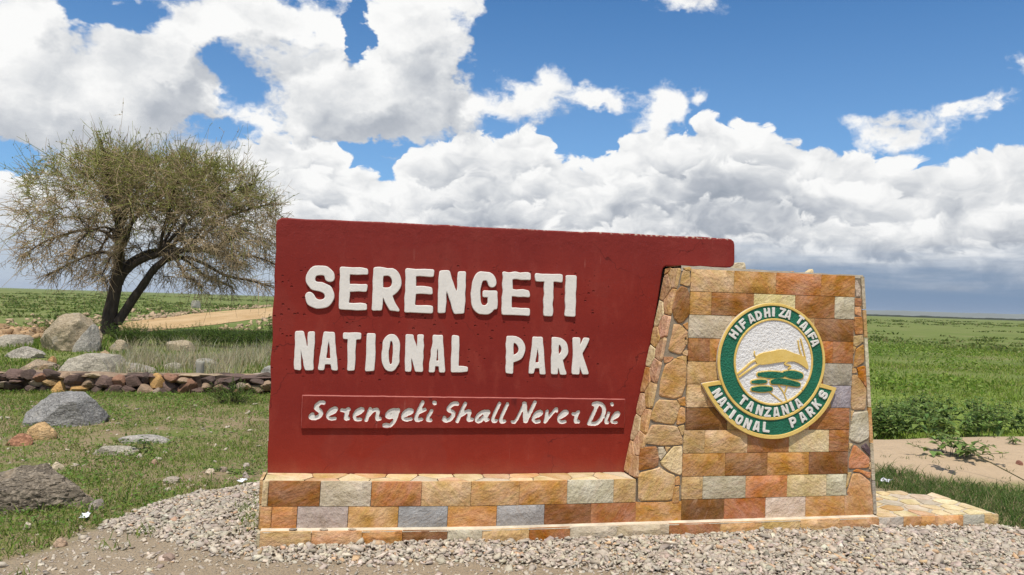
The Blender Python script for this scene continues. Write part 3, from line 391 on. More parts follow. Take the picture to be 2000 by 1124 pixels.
def glyph_loops(ch, W, s, a, rnd=.02, shrink=0.0, h=1/56, seed=0):
    m = .06; xs, ys, P = grid_pts(-m, W+m, -m, 1+m, h)
    d = None
    for g in glyph(ch, W, s, a):
        q = sd_bar(P, *g[1:]) if g[0] == 'bar' else sd_line(P, g[1], g[2])
        d = q if d is None else np.minimum(d, q)
    bx = np.maximum(np.maximum(-P[..., 0], P[..., 0]-W), np.maximum(-P[..., 1], P[..., 1]-1))
    d = np.maximum(d, bx)
    # hand-cut edges: rounded corners and a slight wobble
    for _ in range(2):
        d[1:-1, 1:-1] = (d[1:-1, 1:-1]*2+d[:-2, 1:-1]+d[2:, 1:-1]+d[1:-1, :-2]+d[1:-1, 2:])/6
    r = np.random.default_rng(seed)
    wob = sum(.0035*np.sin(P[..., 0]*fx+P[..., 1]*fy+ph) for fx, fy, ph in r.uniform(-24, 24, (5, 3)))
    return contours(d+wob+shrink, xs, ys, 0, .002)

# ---- angular stones
def cut_stone(name, sub, seed, cuts=10, rough=.05, squash=(1, 1, 1), lo=.55, hi=.9, freq=2.0, cut_fn=None):
    """icosphere sliced by random planes, so it has faces and blunt edges"""
    bm = bmesh.new(); bmesh.ops.create_icosphere(bm, subdivisions=sub, radius=1)
    r = np.random.default_rng(seed); N = r.normal(size=(cuts, 3)); N /= np.linalg.norm(N, axis=1)[:, None]
    D = r.uniform(lo, hi, cuts)
    for v in bm.verts:
        p = np.array(v.co); n = N@p
        k = np.where(n > D, D/np.maximum(n, 1e-6), 1.0).min()
        p = p*(k*.92+.08)
        q = Vector(p*freq+seed*3.7)
        p = p*(1+rough*(mnoise.noise(q)*1.3+.6*mnoise.noise(q*2.7)+.45*mnoise.noise(q*6.1)+.25*mnoise.noise(q*13.0)))
        v.co = Vector(p*np.array(squash))
    me = bpy.data.meshes.new(name); bm.to_mesh(me); bm.free()
    return me
def voronoi_cells(x0, x1, y0, y1, seeds):
    cells = []
    for i, s in enumerate(seeds):
        poly = [np.array(p, float) for p in ((x0, y0), (x1, y0), (x1, y1), (x0, y1))]
        for j, o in enumerate(seeds):
            if i == j: continue
            m = (s+o)/2; n = o-s; q = []
            for a, b in zip(poly, poly[1:]+poly[:1]):
                da, db = (a-m)@n, (b-m)@n
                if da <= 0: q.append(a)
                if da*db < 0: q.append(a+(b-a)*(da/(da-db)))
            poly = q
            if len(poly) < 3: break
        if len(poly) >= 3: cells.append(np.array(poly))
    return cells
def inset(poly, d):
    c = poly.mean(0); v = poly-c; L = np.linalg.norm(v, axis=1)
    return c+v*np.maximum(1-d/np.maximum(L, 1e-6), .3)[:, None]
def pad_stone(name, poly2, to3, thick, seed, dome=.25, it=1):
    """flat irregular stone: polygon in a plane, slightly domed; to3(u,v,h) -> xyz"""
    r = np.random.default_rng(seed)
    p = chaikin(poly2, it, .10); p = p+r.normal(0, .0022, p.shape); n = len(p); c = p.mean(0)
    rings = [(1.0, 0.0), (1.0, thick*.80), (.93, thick)]
    V = []
    for k, h in rings:
        for q in p: V.append(to3(*(c+(q-c)*k), h+(r.normal(0, thick*.06) if h else 0)))
    V.append(to3(*c, thick*(1+dome*r.uniform(-.3, 1))))
    F = []
    for a in range(2):
        for i in range(n): F.append((a*n+i, a*n+(i+1) % n, (a+1)*n+(i+1) % n, (a+1)*n+i))
    for i in range(n): F.append((2*n+i, 2*n+(i+1) % n, 3*n))
    me = py_mesh(name, V, F)
    bm = bmesh.new(); bm.from_mesh(me); bmesh.ops.recalc_face_normals(bm, faces=bm.faces); bm.to_mesh(me); bm.free()
    return me

# ------------------------------------------------------------------ materials of the sign
def mat_sandstone():
    m, t, b = material('sandstone')
    oi = t.new('ShaderNodeObjectInfo'); geo = t.new('ShaderNodeNewGeometry')
    rnd = oi.outputs['Random']
    off = t.vm('SCALE', (37.0, 53.0, 29.0), scale=rnd)
    p = t.vm('ADD', geo.outputs['Position'], off)
    # bedding turned a different way in every stone
    rot = t.new('ShaderNodeVectorRotate', rotation_type='Y_AXIS'); t.put(rot.inputs['Vector'], p); t.put(rot.inputs['Angle'], t.math('MULTIPLY_ADD', rnd, 2.4, -1.2))
    pr = rot.outputs[0]
    cl, _ = t.noise(pr, 7.0, 4, .6); st, _ = t.noise(t.mapping(pr, scale=(1, 1, 5)), 6.0, 4, .6, .6)
    gr, _ = t.noise(p, 160.0, 2, .6)
    hs = t.new('ShaderNodeHueSaturation'); t.put(hs.inputs['Color'], oi.outputs['Color'])
    t.put(hs.inputs['Hue'], t.lin(st, .3, .7, .488, .515)); t.put(hs.inputs['Saturation'], t.lin(cl, .3, .7, .80, 1.12)); t.put(hs.inputs['Value'], t.lin(cl, .3, .7, 1.18, .80))
    c = t.mix(t.math('MULTIPLY', t.ss(st, .54, .75), .28), hs.outputs[0], (.26, .105, .03))
    c = t.mix(t.math('MULTIPLY', t.ss(st, .44, .26), .28), c, (.62, .47, .28))
    c = t.mix(t.lin(gr, .3, .7, .0, .25), c, (.10, .06, .03), 'MULTIPLY')
    t.put(b.inputs['Base Color'], c); b.inputs['Roughness'].default_value = .8
    h1, _ = t.noise(t.mapping(pr, scale=(1, 1, 1.5)), 17.0, 6, .62, .5)
    h2, _ = t.noise(p, 70.0, 4, .6)
    rg = t.voro(t.mapping(pr, scale=(1, 1, 1.3)), 30.0, 'F1', detail=2).outputs['Distance']
    h = t.math('ADD', t.math('MULTIPLY_ADD', rg, .5, h1), t.math('MULTIPLY', h2, .35))
    bump(t, b, h, .6, .012)
    return m
def mat_mortar(name='mortar', col=(.36, .31, .24)):
    m, t, b = material(name)
    geo = t.new('ShaderNodeNewGeometry'); p = geo.outputs['Position']
    a, _ = t.noise(p, 9.0, 6, .65); g, _ = t.noise(p, 120.0, 3, .6)
    t.put(b.inputs['Base Color'], t.mix(t.lin(a, .3, .7), tuple(c*.7 for c in col), tuple(min(1, c*1.25) for c in col)))
    b.inputs['Roughness'].default_value = .95; bump(t, b, t.math('ADD', a, t.math('MULTIPLY', g, .4)), .5, .012)
    return m
def mat_red():
    m, t, b = material('red_paint')
    geo = t.new('ShaderNodeNewGeometry'); p = geo.outputs['Position']
    sp = t.new('ShaderNodeSeparateXYZ'); t.put(sp.inputs[0], p); X, Y, Z = sp.outputs
    big, _ = t.noise(p, 1.6, 5, .6); mid, _ = t.noise(t.mapping(p, scale=(1, 1, .45)), 7.0, 5, .62)
    drip, _ = t.noise(t.mapping(p, scale=(1, 1, .06)), 26.0, 4, .65)
    c = t.mix(t.lin(big, .3, .7), (.180, .020, .0155), (.235, .029, .020))
    c = t.mix(t.math('MULTIPLY', t.ss(mid, .50, .72), .50), c, (.28, .050, .034))           # chalky wear
    c = t.mix(t.math('MULTIPLY', t.ss(drip, .56, .74), .35), c, (.155, .018, .015))         # water marks
    # the paint has faded towards the weathered top and kept its warmth near the foot
    c = t.mix(t.math('MULTIPLY', t.ss(t.math('MULTIPLY_ADD', mid, .35, Z), 1.75, 2.25), .55), c, (.19, .030, .027))
    c = t.mix(t.math('MULTIPLY', t.ss(t.math('MULTIPLY_ADD', big, .5, Z), 1.15, .70), .35), c, (.30, .036, .014))
    # scuffs: thin pale scratches and a few dark rubs
    rt = t.mapping(p, rot=(0, .7, 0), scale=(1, 1, .09)); s1, _ = t.noise(rt, 34.0, 2, .5)
    rt2 = t.mapping(p, rot=(0, -1.0, 0), scale=(1, 1, .10)); s2, _ = t.noise(rt2, 30.0, 2, .5)
    sc = t.math('MULTIPLY', t.math('MAXIMUM', t.ss(s1, .70, .78), t.ss(s2, .70, .78)), t.ss(big, .42, .6))
    c = t.mix(t.math('MULTIPLY', sc, .45), c, (.36, .13, .10))
    rub, _ = t.noise(t.mapping(p, scale=(1, 1, .35)), 11.0, 2, .5)
    c = t.mix(t.math('MULTIPLY', t.ss(rub, .71, .78), .6), c, (.07, .012, .011))
    # small blow holes in the render, densest round the lettering
    pw = t.mapping(p, scale=(1, 1, 1.35))
    vo = t.voro(pw, 27.0, 'F1'); dist = vo.outputs['Distance']
    csp = t.new('ShaderNodeSeparateColor'); t.put(csp.inputs[0], vo.outputs['Color'])
    zone = t.math('MULTIPLY', t.math('MULTIPLY', t.ss(Z, .98, 1.12), t.ss(Z, 1.84, 1.74)), t.math('MULTIPLY', t.ss(X, 1.78, 1.5), t.ss(Y, .02, .0)))
    pn, _ = t.noise(p, 3.0, 2, .5)
    thr = t.math('MULTIPLY', t.math('MULTIPLY', zone, t.ss(pn, .34, .55)), .85)
    pick = t.math('LESS_THAN', csp.outputs[0], thr)
    rad = t.math('MULTIPLY_ADD', csp.outputs[1], .16, .11)
    pit = t.math('MULTIPLY', pick, t.ss(dist, rad, t.math('MULTIPLY', rad, .35)))
    # pale chips where paint has come off
    v2 = t.voro(p, 9.0, 'F1'); c2 = t.new('ShaderNodeSeparateColor'); t.put(c2.inputs[0], v2.outputs['Color'])
    chip = t.math('MULTIPLY', t.math('LESS_THAN', c2.outputs[0], .10), t.math('LESS_THAN', v2.outputs['Distance'], .045))
    edge, _ = t.noise(p, 40.0, 3, .6)
    et = t.math('MULTIPLY', t.ss(Z, 2.036, 2.052), t.ss(edge, .52, .58))
    c = t.mix(t.math('MAXIMUM', chip, et), c, (.52, .42, .32))
    c = t.mix(t.math('MULTIPLY', pit, .5), c, (.09, .012, .012))
    # dust thrown up by rain along the foot, hairline cracks, plaster patches
    c = t.mix(t.math('MULTIPLY', t.ss(t.math('MULTIPLY_ADD', mid, .22, Z), .66, .44), .55), c, (.33, .125, .070))
    ck = t.voro(t.vm('ADD', p, t.vm('SCALE', t.noise(p, 5.0, 3, .6)[1], scale=.25)), 1.15, 'DISTANCE_TO_EDGE').outputs['Distance']
    crack = t.math('MULTIPLY', t.ss(ck, .0045, .001), t.ss(big, .47, .56))
    c = t.mix(t.math('MULTIPLY', crack, .7), c, (.08, .014, .012))
    pt, _ = t.noise(t.mapping(p, loc=(3, 1, 2)), 2.6, 2, .4)
    c = t.mix(t.math('MULTIPLY', t.ss(pt, .56, .60), .28), c, (.215, .040, .030))
    t.put(b.inputs['Base Color'], c); b.inputs['Roughness'].default_value = .62; b.inputs['Specular IOR Level'].default_value = .08
    f1, _ = t.noise(p, 90.0, 3, .6); f2, _ = t.noise(p, 14.0, 5, .6)
    rough = t.ss(t.math('MULTIPLY_ADD', f2, .16, Z), 1.98, 2.10, .0, 1.0)
    h = t.math('ADD', t.math('MULTIPLY', f1, .10), t.math('MULTIPLY', f2, t.math('MULTIPLY_ADD', rough, .35, .30)))
    h = t.math('SUBTRACT', h, t.math('MULTIPLY', pit, 2.2))
    bump(t, b, h, .8, .012)
    return m
def mat_paint(name, col, col2, rough=.6, bscale=45.0, bdist=.003, strength=.6, detail=4):
    m, t, b = material(name)
    geo = t.new('ShaderNodeNewGeometry'); p = geo.outputs['Position']
    a, _ = t.noise(p, 12.0, 5, .65); f, _ = t.noise(p, bscale, detail, .6)
    c = t.mix(t.lin(a, .32, .68), col, col2)
    c = t.mix(t.math('MULTIPLY', t.ss(f, .60, .78), .3), c, tuple(x*.45 for x in col))
    t.put(b.inputs['Base Color'], c); b.inputs['Roughness'].default_value = rough
    bump(t, b, f, strength, bdist); return m
M_STONE = mat_sandstone(); M_MORT = mat_mortar('mortar', (.27, .215, .150)); M_RED = mat_red()
M_WHITE = mat_paint('white_paint', (.66, .625, .565), (.73, .695, .63), .6, 60.0, .003, .6)
M_WHITE_R = mat_paint('white_roughcast', (.72, .70, .66), (.80, .78, .75), .7, 55.0, .012, .9)
M_GREEN = mat_paint('green_roughcast', (.010, .115, .062), (.016, .165, .092), .6, 75.0, .012, .9)
M_YELL = mat_paint('yellow_paint', (.66, .44, .10), (.74, .53, .17), .55, 30.0, .003, .5)
M_EDGE_LIGHT = mat_paint('edge_highlight_red', (.36, .10, .080), (.46, .16, .13), .7, 80.0, .004, .8)  # paler red that paints the sunlit line on the slogan board's edges
M_CREAM = mat_paint('cream_plaster', (.52, .44, .33), (.66, .58, .46), .8, 40.0, .006, .6)

TC = dict(O=(.545, .255, .070), o=(.54, .215, .062), B=(.37, .155, .042), D=(.25, .098, .026), G=(.44, .385, .30), g=(.39, .365, .345), C=(.70, .53, .28),
          U=(.60, .37, .155), R=(.42, .158, .048), P=(.57, .47, .32), T=(.60, .32, .12), V=(.12, .08, .085), K=(.62, .38, .20))
def tint(o, code, r):
    c = np.array(TC[code])*(1+r.normal(0, .06))*(1+r.normal(0, .03, 3)); o.color = (*np.clip(c, .01, .9), 1)
rs = np.random.default_rng(11)

# ------------------------------------------------------------------ the sign
sign = empty('park_sign', (1.5, .15, .1))
tag(sign, 'dark red park sign wall with raised white lettering and ochre stone pillar', 'park sign')
def at_sign(o):                       # children keep world positions
    o.matrix_parent_inverse = Matrix.Translation(-sign.location); return o
def sub(o, par): return o
def zoff(x): return .030*max(0.0, min(1.0, (1.0-x)/1.48))**1.3

# red wall
def wall_panel():
    out = [(-.475, .33), (-.475, 2.040), (2.632, 2.056), (2.632, 1.850), (2.10, 1.840), (1.88, .33)]
    xs, ys, P = grid_pts(-.56, 2.72, .25, 2.14, .02)
    d = sd_poly(P, out)
    for _ in range(2):
        d[1:-1, 1:-1] = (d[1:-1, 1:-1]*2+d[:-2, 1:-1]+d[2:, 1:-1]+d[1:-1, :-2]+d[1:-1, 2:])/6
    r = np.random.default_rng(5)
    wob = sum(.0009*np.sin(P[..., 0]*fx+P[..., 1]*fy+ph) for fx, fy, ph in r.uniform(-25, 25, (8, 3)))
    L = contours(d+wob+.010, xs, ys, 0, .0006)
    return slab('wall_panel', L, 0.0, .30, .010, M_RED, sign, res=2)
wall = at_sign(wall_panel())

# raised block letters
def put_letters(rows, depth, s, a, parent, seed0):
    for i, (ch, x0, x1, z0, z1) in enumerate(rows):
        H = z1-z0; W = (x1-x0)/H; bev = .0042 if depth > .015 else .0032
        if ch == 'E': sW = s*1.0
        loops = [l*H+np.array((x0, z0)) for l in glyph_loops(ch, W, s, a, shrink=bev/H, seed=seed0+i)]
        sub(slab('letter', loops, -depth, .004, bev, M_WHITE, parent, res=2), parent)
put_letters(DATA['row1'], .0165, .235, .172, wall, 100)
put_letters(DATA['row2'], .0105, .205, .165, wall, 200)

# slogan board: a thin red board with the words cut through it and painted white
def slogan():
    x0, x1, z0, z1 = -.281, 1.838, .728, .934
    xs, ys, P = grid_pts(x0-.01, x1+.01, z0-.01, z1+.01, .0024)
    d = None; groups = []
    for let in DATA['script']:
        dl = None
        for pts, w in let:
            q = sd_line(P, smooth_pts(pts, 2) if len(pts) > 2 else np.array(pts), 2*w)
            dl = q if dl is None else np.minimum(dl, q)
        groups.append(dl)
        d = dl if d is None else np.minimum(d, dl)
    r = np.random.default_rng(3)
    wob = sum(.0004*np.sin(P[..., 0]*fx+P[..., 1]*fy+ph) for fx, fy, ph in r.uniform(-300, 300, (6, 3)))
    BV = .0045; holes = contours(d+wob-BV-.0012, xs, ys, 0, .0005)
    x0 += BV; x1 -= BV; z0 += BV; z1 -= BV
    n = 60; rect = []
    for (ax, az), (bx, bz) in zip(((x0, z0+.004), (x1, z0), (x1, z1-.009), (x0, z1+.006)), ((x1, z0), (x1, z1-.009), (x0, z1+.006), (x0, z0+.004))):
        k = n if abs(bx-ax) > .5 else 8
        for i in range(k): rect.append((ax+(bx-ax)*i/k+r.normal(0, .0005), az+(bz-az)*i/k+r.normal(0, .0006)))
    o = slab('slogan_board', [np.array(rect)]+holes, -.0185, .006, .0045, M_RED, sign, res=2); at_sign(o)
    me = o.data; me.materials.append(M_WHITE); me.materials.append(M_EDGE_LIGHT)
    for p in me.polygons:
        c = p.center
        if abs(p.normal.y) < .35 and x0+.008 < c.x < x1-.008 and z0+.008 < c.z < z1-.016: p.material_index = 1
    for p in me.polygons:                             # edge highlight put into the colour on top and sides, with some rubbing
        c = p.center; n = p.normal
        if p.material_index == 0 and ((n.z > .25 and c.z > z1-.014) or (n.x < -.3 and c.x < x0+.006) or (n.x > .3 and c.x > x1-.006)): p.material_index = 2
    for dl in groups:
        L = contours(dl-.005, xs, ys, 0, .0006)
        if L: sub(slab('letter', L, -.0105, -.001, 0, M_WHITE, o), o)
slogan()

# unit cladding tile: rock-faced front, shared between all tiles
def unit_tile(seed):
    r = np.random.default_rng(seed); nx, nz = 6, 4
    V, F = [], []
    for j in range(nz):
        for i in range(nx):
            e = (i in (0, nx-1)) or (j in (0, nz-1))
            x = -.5+i/(nx-1)+(0 if i in (0, nx-1) else r.normal(0, .02)); z = -.5+j/(nz-1)+(0 if j in (0, nz-1) else r.normal(0, .03))
            V.append((x, -(.72+r.uniform(0, .08)) if e else -(.86+r.uniform(0, .30)), z))
    for j in range(nz-1):
        for i in range(nx-1): a = j*nx+i; F.append((a, a+1, a+nx+1, a+nx))
    ring = [i for i in range(nx)]+[j*nx+nx-1 for j in range(1, nz)]+[(nz-1)*nx+i for i in range(nx-2, -1, -1)]+[j*nx for j in range(nz-2, 0, -1)]
    base = len(V)
    for q in ring: V.append((V[q][0], 0, V[q][2]))
    n = len(ring)
    for i in range(n): F.append((ring[i], base+i, base+(i+1) % n, ring[(i+1) % n]))
    me = py_mesh('tile', V, F); me.materials.append(M_STONE); me.shade_smooth()
    me.set_sharp_from_angle(angle=math.radians(50)) if hasattr(me, 'set_sharp_from_angle') else None
    return me
TILES = [unit_tile(40+i) for i in range(8)]
def tile(name, x0, x1, z0, z1, yb, thick, code, parent, gap=.0032, rot=0.0):
    me = TILES[rs.integers(len(TILES))]
    o = link(bpy.data.objects.new(name, me), parent)
    o.scale = (x1-x0-gap, thick*(1+rs.uniform(-.05, .12)), z1-z0-gap)
    o.location = ((x0+x1)/2, yb, (z0+z1)/2); o.rotation_euler = (0, rot+rs.normal(0, .0015), 0)
    tint(o, code, rs); return sub(o, parent)

# plinth under the red wall
DF = -.23
pl = at_sign(mesh_obj('plinth', box_mesh('plinth', -.476, 1.86, DF+.022, .42, -.1, .425), M_MORT, sign))
def row(js, codes, zt, zb, parent, yb=DF+.021, thick=.024, name='sandstone_tile'):
    for x0, x1, c in zip(js[:-1], js[1:], codes):
        m0, m1 = zoff(x0), zoff(x1); dz = (m0+m1)/2
        tile(name, x0, x1, zb+dz, zt+dz, yb, thick, c, parent, rot=math.atan2(m0-m1, x1-x0))
row(DATA['base_r1'], 'CBPoUTOPU', .433, .283, pl)
row(DATA['base_r2'], 'OoGTgOgDRO', .283, .148, pl)
# end tiles wrapping the left corner
for z0, z1 in ((.315, .462), (.175, .312)):
    o = tile('end_tile', -.5, -.30, z0, z1, 0, .022, 'U', pl); o.rotation_euler = (0, 0, -math.pi/2); o.location = (-.478, -.09, (z0+z1)/2)
# crazy paving on the ledge
def paving(parent, x0, x1, y0, y1, n, zf, thick, codes, seed, joint=.006, rows=2, clip=None, name='flagstone'):
    r = np.random.default_rng(seed)
    k = max(1, n//rows)
    seeds = np.array([((x0+(x1-x0)*(i+.5+.45*(j % 2)+r.uniform(-.32, .32))/(k+.3)), y0+(y1-y0)*(j+.5+r.uniform(-.25, .25))/rows) for j in range(rows) for i in range(k)])
    for q, cell in enumerate(voronoi_cells(x0, x1, y0, y1, seeds)):
        if clip is not None and not clip(cell.mean(0)): continue
        me = pad_stone(name, inset(cell, joint), lambda u, v, h: (u, v, zf(u)+h), thick, seed*100+q, .08)
        o = mesh_obj(name, me, M_STONE, parent); tint(o, codes[r.integers(len(codes))], r); sub(o, parent)
paving(pl, -.473, 1.846, -.222, .0, 22, lambda u: .4255+zoff(u), .0045, 'CCUCKPCU', 21, .004, 2)

# kerb course
kb = at_sign(mesh_obj('kerb', box_mesh('kerb', -.472, 3.61, -.272, DF+.03, -.1, .146), M_MORT, sign))
ks = [-.472+i*(3.61+.472)/24 for i in range(25)]
row(DATA['kerb'], 'UTODPURPPRTUUT', .155, .045, kb, -.272, .021, 'kerb_tile')
V, F = [], []                                       # thin mortar ledge that follows the courses
for x in ks:
    z = .152+zoff(x); V += [(x, -.289, z-.006), (x, -.289, z), (x, DF+.01, z+.005)]
for i in range(len(ks)-1):
    a = 3*i; F += [(a, a+3, a+4, a+1), (a+1, a+4, a+5, a+2)]
sub(mesh_obj('mortar_ledge', py_mesh('mortar_ledge', V, F), mat_mortar('pale_mortar', (.62, .53, .40)), kb), kb)
o = tile('end_tile', -.5, -.43, .07, .178, 0, .02, 'P', kb); o.rotation_euler = (0, 0, -math.pi/2); o.location = (-.474, -.255, .12)

# low platform at the right
pf = at_sign(mesh_obj('platform', py_mesh('platform', [(3.612, -.270, -.1), (4.572, -.275, -.1), (4.54, .245, -.1), (4.10, .40, -.1), (3.612, .40, -.1),
     (3.612, -.270, .150), (4.572, -.275, .150), (4.54, .245, .150), (4.10, .40, .150), (3.612, .40, .150)],
     [(0, 1, 6, 5), (1, 2, 7, 6), (2, 3, 8, 7), (3, 4, 9, 8), (5, 6, 7, 8, 9)]), mat_mortar('platform_mortar', (.50, .42, .31)), sign))
for x0, x1, c in zip(DATA['plat'][:-1], DATA['plat'][1:], 'GOOTGU'): tile('kerb_tile', x0, x1, .05, .150, -.271, .021, c, pf)
def in_plat(c): return c[1] < .40-(c[0]-4.10)*.36 if c[0] > 4.1 else True
paving(pf, 3.62, 4.56, -.285, .40, 30, lambda u: .148, .0085, 'CCPUKCPC', 33, .014, 5, in_plat)

# stone pillar
def pillar():
    yf, yb = DF+.022, .55
    prof = [(1.862, -.1), (1.862, .428), (2.128, 1.822), (3.468, 1.816), (3.608, .16), (3.608, -.1)]
    V = [(x, yf, z) for x, z in prof]+[(x, yb, z) for x, z in prof]; n = len(prof)
    F = [tuple(range(n-1, -1, -1)), tuple(range(n, 2*n))]+[(i, (i+1) % n, n+(i+1) % n, n+i) for i in range(n)]
    me = py_mesh('pillar', V, F)
    bm = bmesh.new(); bm.from_mesh(me); bmesh.ops.recalc_face_normals(bm, faces=bm.faces); bm.to_mesh(me); bm.free()
    return mesh_obj('pillar', me, M_MORT, sign)
pil = at_sign(pillar())
ys_ = np.array([50, 140, 233, 326, 418, 510, 602, 692, 784, 876, 966, 1052.]); zr = 1.817-(ys_-50)/(1052-50)*(1.817-.150)
codes = ['UToO', 'OBCBP', 'PUUB', 'ROUUoR', 'UTCRG', 'UTRCUg', 'DUTTR', 'UURCR', 'OBOD', 'UPoCP', 'DRPOT']
for i, (js, cs) in enumerate(zip(DATA['pil_rows'], codes)): row_z = (zr[i], zr[i+1]); [tile('sandstone_tile', x0, x1, row_z[1], row_z[0], DF+.021, .024, c, pil) for x0, x1, c in zip(js[:-1], js[1:], cs)]
tile('sandstone_tile', 1.852, 2.166, .150, .283, DF+.021, .024, 'O', pil)
rc = np.random.default_rng(77)
for prof in ([(1.864, .284), (1.864, .428), (2.130, 1.820), (2.194, 1.820), (2.165, .284)], [(3.429, 1.815), (3.467, 1.815), (3.597, .29), (3.392, .29)]):
    sub(slab('mortar_bed', [np.array(prof)], DF+.007, DF+.03, 0, M_MORT, pil), pil)
front = lambda u, v, h: (u, DF+.022-h, v)
cl = 'UTBTUoOUUUTToTUUPBUTUTTU'
for i, p in enumerate(DATA['crazyL']):
    me = pad_stone('crazy_stone', inset(np.array(p), -.001), front, .024, 500+i, .2)
    o = mesh_obj('crazy_stone', me, M_STONE, pil); tint(o, 'TUBUOUUKoTUOUTUUBPUCUTTUU'[i % 25], rc); sub(o, pil)
for i, p in enumerate(DATA['crazyR']):
    me = pad_stone('crazy_stone', inset(np.array(p), -.001), front, .022, 600+i, .2)
    o = mesh_obj('crazy_stone', me, M_STONE, pil); tint(o, 'PRToUOUoUUPUoVUUoTUU'[i % 20], rc); sub(o, pil)
# left cheek of the pillar: long stones up the leaning side
a0, a1 = np.array((1.862, .428)), np.array((2.128, 1.822)); L_ = np.linalg.norm(a1-a0); ud = (a1-a0)/L_; nd = np.array((-ud[1], ud[0]))
cheek = lambda u, v, h: (a0[0]+ud[0]*u+nd[0]*h, v, a0[1]+ud[1]*u+nd[1]*h)
sd_ = []
uu = .05
while uu < L_-.02:
    sd_.append((uu+rc.uniform(-.02, .02), -.17+rc.uniform(-.03, .02))); sd_.append((uu+.08+rc.uniform(-.03, .03), -.06+rc.uniform(-.025, .025))); uu += rc.uniform(.13, .21)
for i, cell in enumerate(voronoi_cells(.004, L_, -.228, -.002, np.array(sd_))):
    me = pad_stone('crazy_stone', inset(cell, .0035), cheek, .020, 700+i, .3)
    o = mesh_obj('crazy_stone', me, M_STONE, pil); tint(o, 'KUKCTKUTKC'[i % 10], rc); sub(o, pil)
# right cheek: cladding slabs seen on edge
b0, b1 = np.array((3.468, 1.816)), np.array((3.608, .16)); zz = 1.816; i = 0
while zz > .19:
    z2 = max(.16, zz-rc.uniform(.19, .27)); xt = lambda z: b0[0]+(b1[0]-b0[0])*(b0[1]-z)/(b0[1]-b1[1])
    if z2 < .22: z2 = .16
    V = []
    for y in (DF-.004, .14):
        for z in (z2+.003, zz-.003): V += [(xt(z)+.001, y, z), (xt(z)+.026, y, z)]
    me = py_mesh('cladding_slab', V, [(0, 1, 3, 2), (4, 6, 7, 5), (1, 5, 7, 3), (0, 2, 6, 4), (2, 3, 7, 6), (0, 4, 5, 1)])
    o = mesh_obj('cladding_slab', me, M_STONE, pil); tint(o, 'PUPPTPGP'[i % 8], rc); sub(o, pil)
    V = []
    for y in (.146, .54):
        for z in (z2+.003, zz-.003): V += [(xt(z)+.001, y, z), (xt(z)+.024, y, z)]
    me = py_mesh('cladding_slab', V, [(0, 1, 3, 2), (4, 6, 7, 5), (1, 5, 7, 3), (0, 2, 6, 4), (2, 3, 7, 6), (0, 4, 5, 1)])
    o = mesh_obj('cladding_slab', me, M_STONE, pil); tint(o, 'TPUOPUPT'[i % 8], rc); sub(o, pil)
    zz = z2; i += 1
# mortar cap and the upright coping stones at the back of the pillar top
V, F = [], []
for k in range(31):
    x = 2.125+k*(3.49-2.125)/30; z = 1.836-.014*k/30+rc.normal(0, .0018)
    V += [(x, DF+.004, 1.80), (x, DF+.004, z), (x, .54, z+.002), (x, .54, 1.80)]
for k in range(30):
    a = 4*k; F += [(a, a+4, a+5, a+1), (a+1, a+5, a+6, a+2), (a+2, a+6, a+7, a+3)]
sub(mesh_obj('mortar_cap', py_mesh('mortar_cap', V, F), mat_mortar('cap_mortar', (.47, .41, .32)), pil), pil)
for prof, c in ((((2.80, 1.80), (2.852, 1.916), (2.93, 1.918), (2.957, 1.80)), 'P'), (((3.43, 1.80), (3.45, 1.858), (3.509, 1.894), (3.532, 1.80)), 'C'), (((3.315, 1.80), (3.322, 1.867), (3.345, 1.868), (3.352, 1.80)), 'T')):
    me = pad_stone('coping_stone', np.array(prof), lambda u, v, h: (u, .44-h, v), .05, 9, .1); o = mesh_obj('coping_stone', me, M_STONE, pil); tint(o, c, rc); sub(o, pil)

# ------------------------------------------------------------------ emblem
EB = DF-.004; EF = -.253
co = np.array(DATA['oval_out']); ci = np.array(DATA['oval_in'])
ell = lambda c, dr=0.0, n=96: np.array([(c[0]+(c[2]+dr)*math.cos(q), c[1]+(c[3]+dr)*math.sin(q)) for q in np.linspace(0, 2*math.pi, n, endpoint=False)])
arc = smooth_pts(DATA['scroll'], 2); tl, a1_, a2_, tr = map(np.array, DATA['scroll_top'])
scroll_poly = np.array([tl]+list(arc[1:-1])+[tr, a2_, (2.78, 1.0), a1_])
xs, ys, P = grid_pts(2.24, 3.32, .66, 1.66, .006)
sd_oval = sd_poly(P, ell(co)); sd_scroll = sd_poly(P, scroll_poly); sd_in = sd_poly(P, ell(ci))
emb = at_sign(slab('emblem', contours(np.minimum(sd_oval, sd_scroll)+.003, xs, ys, 0, .0006), EF, EB, .003, M_CREAM, sign))
def ebit(name, d, front_, back, bev, mat, tol=.0006, lbl=None):
    o = sub(slab(name, contours(d+bev, xs, ys, 0, tol), front_, back, bev, mat, emb), emb)
    if lbl: o['label'] = lbl
    return o
ebit('outer_rim', np.maximum(sd_oval, -(sd_oval+.018)), EF-.008, EF+.004, .003, M_YELL)
ebit('inner_rim', np.maximum(sd_in, -(sd_in+.014)), EF-.008, EF+.004, .003, M_YELL)
ebit('ring_field', np.maximum(sd_oval+.016, -(sd_in-.001)), EF-.002, EF+.003, 0, M_GREEN)
ebit('centre_field', sd_in+.012, EF-.003, EF+.003, 0, M_WHITE_R)
sc_only = np.maximum(sd_scroll, -(sd_oval-.001))
out_arc = np.array(list(arc)+[tr, tl]); d_arc = -sd_poly(P, scroll_poly)
ebit('scroll_border', np.maximum(sc_only, -(np.maximum(sc_only, sd_scroll+.027))), EF-.006, EF+.004, .0025, M_YELL)
ebit('scroll_field', np.maximum(sd_scroll+.025, -(sd_oval-.002)), EF-.001, EF+.003, 0, M_GREEN)
